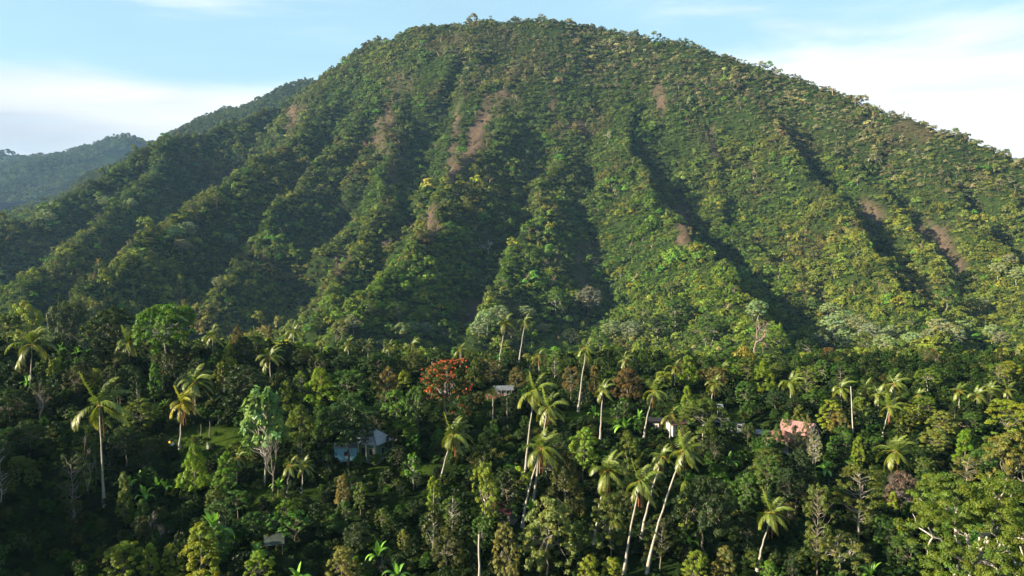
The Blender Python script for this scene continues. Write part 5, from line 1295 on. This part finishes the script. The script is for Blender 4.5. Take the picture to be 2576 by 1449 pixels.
# colour
G = np.array
base = np.tile(G((0.060, 0.108, 0.019)), (n, 1))
lit = np.clip((520 - band) / -260 + 0.0, 0, 1)
lower = np.clip((1050 - d) / 450, 0, 1)
base = base * (1 - 0.55 * lower[:, None]) + G((0.092, 0.155, 0.016)) * 0.55 * lower[:, None]
ol = np.clip(q2 * 1.2 + 0.25 + 0.6 * np.clip((u - 1900) / 500, 0, 1), 0, 1)[:, None] * 0.7
base = base * (1 - ol) + G((0.100, 0.118, 0.022)) * ol
upz = np.clip((420 - band) / 420, 0, 1)[:, None] * (d > 800)[:, None]
base = base * (1 - 0.45 * upz) + G((0.080, 0.100, 0.036)) * 0.45 * upz
brown = np.clip(q1 * 1.6 - 0.55, 0, 1)[:, None] * 0.6 + np.clip(bm * 1.2, 0, 0.85)[:, None]
brown = np.clip(brown, 0, 0.85)
base = base * (1 - brown) + G((0.125, 0.100, 0.048)) * brown
tone = rs.rand(n)
dk = tone < 0.20; base[dk] *= G((0.55, 0.66, 0.75))
yg = (tone > 0.90) & (d < 1050); base[yg] = G((0.135, 0.160, 0.022))
bt = (tone > 0.80) & (tone < 0.83); base[bt] = G((0.062, 0.155, 0.022))
pale = tall & (u > 1480) & (u < 2420) & (rs.rand(n) < np.clip(0.62 - np.abs(band - 55) / 190, 0.05, 0.6)); base[pale] = G((0.19, 0.205, 0.115)); pid[pale] = rs.choice([6, 8, 9], pale.sum())
sil = top & ~pale & (rs.rand(n) < 0.45); base[sil] = G((0.115, 0.118, 0.065))
fp = foot & (rs.rand(n) < 0.12); base[fp] = G((0.21, 0.225, 0.12)); pid[fp] = rs.choice([6, 8, 9], fp.sum())
base[pid == 11] = G((0.25, 0.20, 0.16)); base[pid == 10] *= G((1.5, 1.35, 1.2))
base = base * G((1.26, 1.16, 0.95)) * rs.uniform(0.62, 1.38, (n, 1)) * (1.12 + 0.28 * vnoise(P[:, 0], P[:, 1], 26, 66))[:, None] * (1 + rs.normal(0, 0.06, (n, 3)))
sc = rs.uniform(0.62, 1.08, n) * (1 + 0.25 * q3) * (1 + 0.30 * vnoise(P[:, 0], P[:, 1], 34, 65)) * np.interp(d, [300, 600, 900, 1500, 2400], [0.85, 0.85, 1.0, 1.25, 1.9])
sc *= 0.94; big = rs.rand(n) < 0.13; sc[big] *= 1.7
sc[sky_] *= rs.uniform(0.7, 1.05, sky_.sum())
em = (rs.rand(n) < 0.03) & ~sky_ & (bm < 0.1); pid[em] = rs.choice([6, 7, 8, 9], em.sum())
tl = np.isin(pid, (6, 7, 8, 9, 10)); sc[tl] *= 0.85
sc *= np.interp(d, [262, 300, 350, 420], [0.55, 0.6, 0.8, 1.0])
hz_ = np.stack([sc, sc, sc * rs.uniform(0.8, 1.25, n)], -1)
lowP = P - np.array([0, 0, 0.8]) - np.outer(np.where(tl, np.where(em, 3.0, 5.5) * sc, 0), (0, 0, 1.0))
# scrub that closes the floor between the crowns
x, y = jgrid(-1300, 1400, 420, 1900, 5.6, 21); kk = np.abs(x) < y * 0.74 + 20; x, y = x[kk], y[kk]
P2 = np.stack([x, y, land_z(x, y)], -1); kk = visible(P2, 6.0, MG, np.full(len(P2), 4.0)); P2 = P2[kk]; b2 = bare_mask(P2); kk = rs.rand(len(P2)) > b2 * 0.9; P2, b2 = P2[kk], b2[kk]; m2 = len(P2)
s2 = rs.uniform(0.7, 1.3, m2) * np.interp(P2[:, 1], [400, 1000, 1900], [0.8, 1.0, 1.4]); c2 = np.tile(G((0.050, 0.088, 0.016)), (m2, 1)) * rs.uniform(0.6, 1.5, (m2, 1)); br2 = np.clip(vnoise(P2[:, 0], P2[:, 1], 45, 61) * 1.6 - .4 + b2, 0, 0.9)[:, None]
c2 = c2 * (1 - br2) + G((0.105, 0.086, 0.045)) * br2
scatter('scrub', P2 - (0, 0, .4), rs.uniform(0, 6.28, m2), np.stack([s2, s2, s2], -1), rs.choice([12, 13], m2), c2)
scatter('forest', lowP, rs.uniform(0, 6.28, n), hz_, pid, base)
print('forest', n)

# ---- forest on the far hills
for nm, Gd, sp, s_, fun in (('shoulder_forest', H3G, 12.0, 1.9, HILL3), ('far_forest', H1G, 20.0, 3.0, HILL1), ('distant_forest', H2G, 42.0, 6.0, HILL2)):
    x0, x1, y0, y1 = Gd[..., 0].min(), Gd[..., 0].max(), Gd[..., 1].min(), Gd[..., 1].max()
    x, y = jgrid(x0, x1, y0, y1, sp, 8); z = fun(x, y); P = np.stack([x, y, z], -1)
    u, v, f = project(P); k = (u > -300) & (u < 860) & (v < 640) & (v > 150)
    P = P[k]; k = visible(P, 10.0, Gd if nm == 'distant_forest' else Gd, np.full(len(P), 15.0)) if nm != 'distant_forest' else np.ones(len(P), bool); P = P[k]
    n = len(P); rs = np.random.RandomState(9); q = vnoise(P[:, 0], P[:, 1], 120, 71)
    t = np.tile(G((0.060, 0.085, 0.022)), (n, 1)) * (1 + 0.3 * q[:, None]) * rs.uniform(0.65, 1.35, (n, 1))
    s2 = s_ * rs.uniform(0.7, 1.25, n)
    scatter(nm, P - (0, 0, 1.0), rs.uniform(0, 6.28, n), np.stack([s2, s2, s2], -1), rs.choice([0, 1, 2, 3, 4, 5, 14], n), t)
    print(nm, n)

# ---- trees of the unseen bank added on the left for its shade
rs = np.random.RandomState(15)
x, y = jgrid(-330, -95, -25, 262, 6.5, 16); z = near_z(x, y); P = np.stack([x, y, z], -1)
k = (x < -92 - np.clip(y - 100, 0, 400) * 0.70); P = P[k]; n = len(P)
t = np.tile(G((0.05, 0.09, 0.016)), (n, 1)) * rs.uniform(0.7, 1.3, (n, 1)); s2 = rs.uniform(0.8, 1.3, n)
scatter('shade_bank_forest', P - (0, 0, .5), rs.uniform(0, 6.28, n), np.stack([s2, s2, s2 * 1.2], -1), rs.choice([0, 1, 2, 3, 6, 7], n), t)

# ------------------------------------------------------------------ labels: every plant by its look and by what it stands near
LM = [('green house', 934, 1120), ('light blue wall', 872, 1140), ('pink-roofed house', 2020, 1075), ('red-flowered tree', 1130, 975), ('grey hut', 1266, 980), ('white building', 1695, 1078),
      ('yellow palm', 461, 1030), ('tall grey-trunked palm', 250, 1040), ('bright green giant', 420, 830), ('dark domed tree', 292, 835), ('pale big-leaved tree', 665, 1050), ('grassy clearing', 520, 1110),
      ('three crowded palms', 1365, 1060), ('four leaning palms', 1600, 1200), ('huge bushy tree', 1375, 1360), ('lower right palm', 1945, 1310), ('corner giant tree', 2430, 1330), ('flat brown tree', 2110, 1395),
      ('low level-fronded palm', 2251, 1140), ('white pole trunk', 2142, 1040), ('two thin palms', 1296, 830), ('single tall palm', 1475, 900), ('banana clump', 1572, 1025), ('round olive tree', 1767, 1060),
      ('leaning palm', 1130, 1130), ('white crooked limbs', 1137, 1290), ('headless palm trunk', 1206, 1400), ('maroon roof', 1268, 1268), ('bottom pillar tree', 508, 1390), ('green sheet roof', 690, 1370),
      ('drooping far-left palm', 81, 890), ('big banana plant', 541, 1300), ('brown leafless foot tree', 1897, 850), ('pinkish leafless tree', 755, 770), ('white leafless tree', 1230, 628), ('tall open tree', 2160, 1240)]
def nearlm(u, v, skip=0):
    r = sorted((math.hypot(u - a, (v - b) * 1.15), nm, a, b) for nm, a, b in LM)
    return r[skip]
def rel(u, v, a, b):
    du, dv = u - a, v - b
    if abs(du) > abs(dv) * 1.6: return 'right of' if du > 0 else 'left of'
    if abs(dv) > abs(du) * 1.6: return 'in front of' if dv > 0 else 'behind'
    return ('front right of' if du > 0 else 'front left of') if dv > 0 else ('behind and right of' if du > 0 else 'behind and left of')
ORD = ['nearest', 'second nearest', 'third nearest', 'fourth nearest', 'fifth nearest', 'sixth nearest', 'seventh nearest', 'eighth nearest', 'ninth nearest', 'tenth nearest']
def label_all(recs, word, group):
    buckets = {}
    for r in recs:
        if r.get('label'): continue
        b = r['base']; u, v, f = project(b + (0, 0, r['H'] * 0.7))
        dist, nm, a, c = nearlm(u, v)
        key = (word(r), rel(u, v, a, c), nm)
        buckets.setdefault(key, []).append((dist, r))
    for (w, re_, nm), L in buckets.items():
        L.sort(key=lambda q: q[0])
        for i, (dist, r) in enumerate(L):
            r['o']['label'] = f'{w} {re_} the {nm}' if len(L) == 1 else f'{ORD[i] if i < 10 else "outlying"} {w} {re_} the {nm}'
def size_word(r):
    h = r['H']; return 'tall ' if h > 10.5 else ('small ' if h < 5.2 and r['kind'] != 'bush' else '')
def tree_word(r):
    c = COL_WORD.get(r['tint'], 'green'); k = KIND_WORD.get(r['kind'], 'tree')
    if r['kind'] == 'bare' : return f'{c} {k}'
    return (f'{size_word(r)}{k}' if 'pale' in c and r['kind'] == 'x' else f'{size_word(r)}{c} {k}')
label_all(TREES, tree_word, None)
for t in TREES:
    if 'group' not in t['o'].keys():
        t['o']['group'] = {'paletree': 'pale-crowned trees at the foot of the mountain', 'foottree': 'big trees at the foot of the mountain', 'bare': 'leafless trees'}.get(t['kind'], 'trees of the plantation')
for p in PALMS:
    p['label'] = p['o'].get('label') or None
    sk = any(c.name.startswith('dead_frond') for c in p['o'].children)
    p['word'] = ('tall ' if p['H'] > 13 else ('short ' if p['H'] < 7 else '')) + 'coconut palm' + (' with brown hanging fronds' if sk else '')
label_all([dict(p, kind='palm') for p in PALMS], lambda r: r['word'], None)
for q in BANANAS: q.update(kind='banana', H=3.0, label=None)
label_all(BANANAS, lambda r: 'big banana plant' if r['o'].scale[0] > 1.25 else 'banana plant', None)
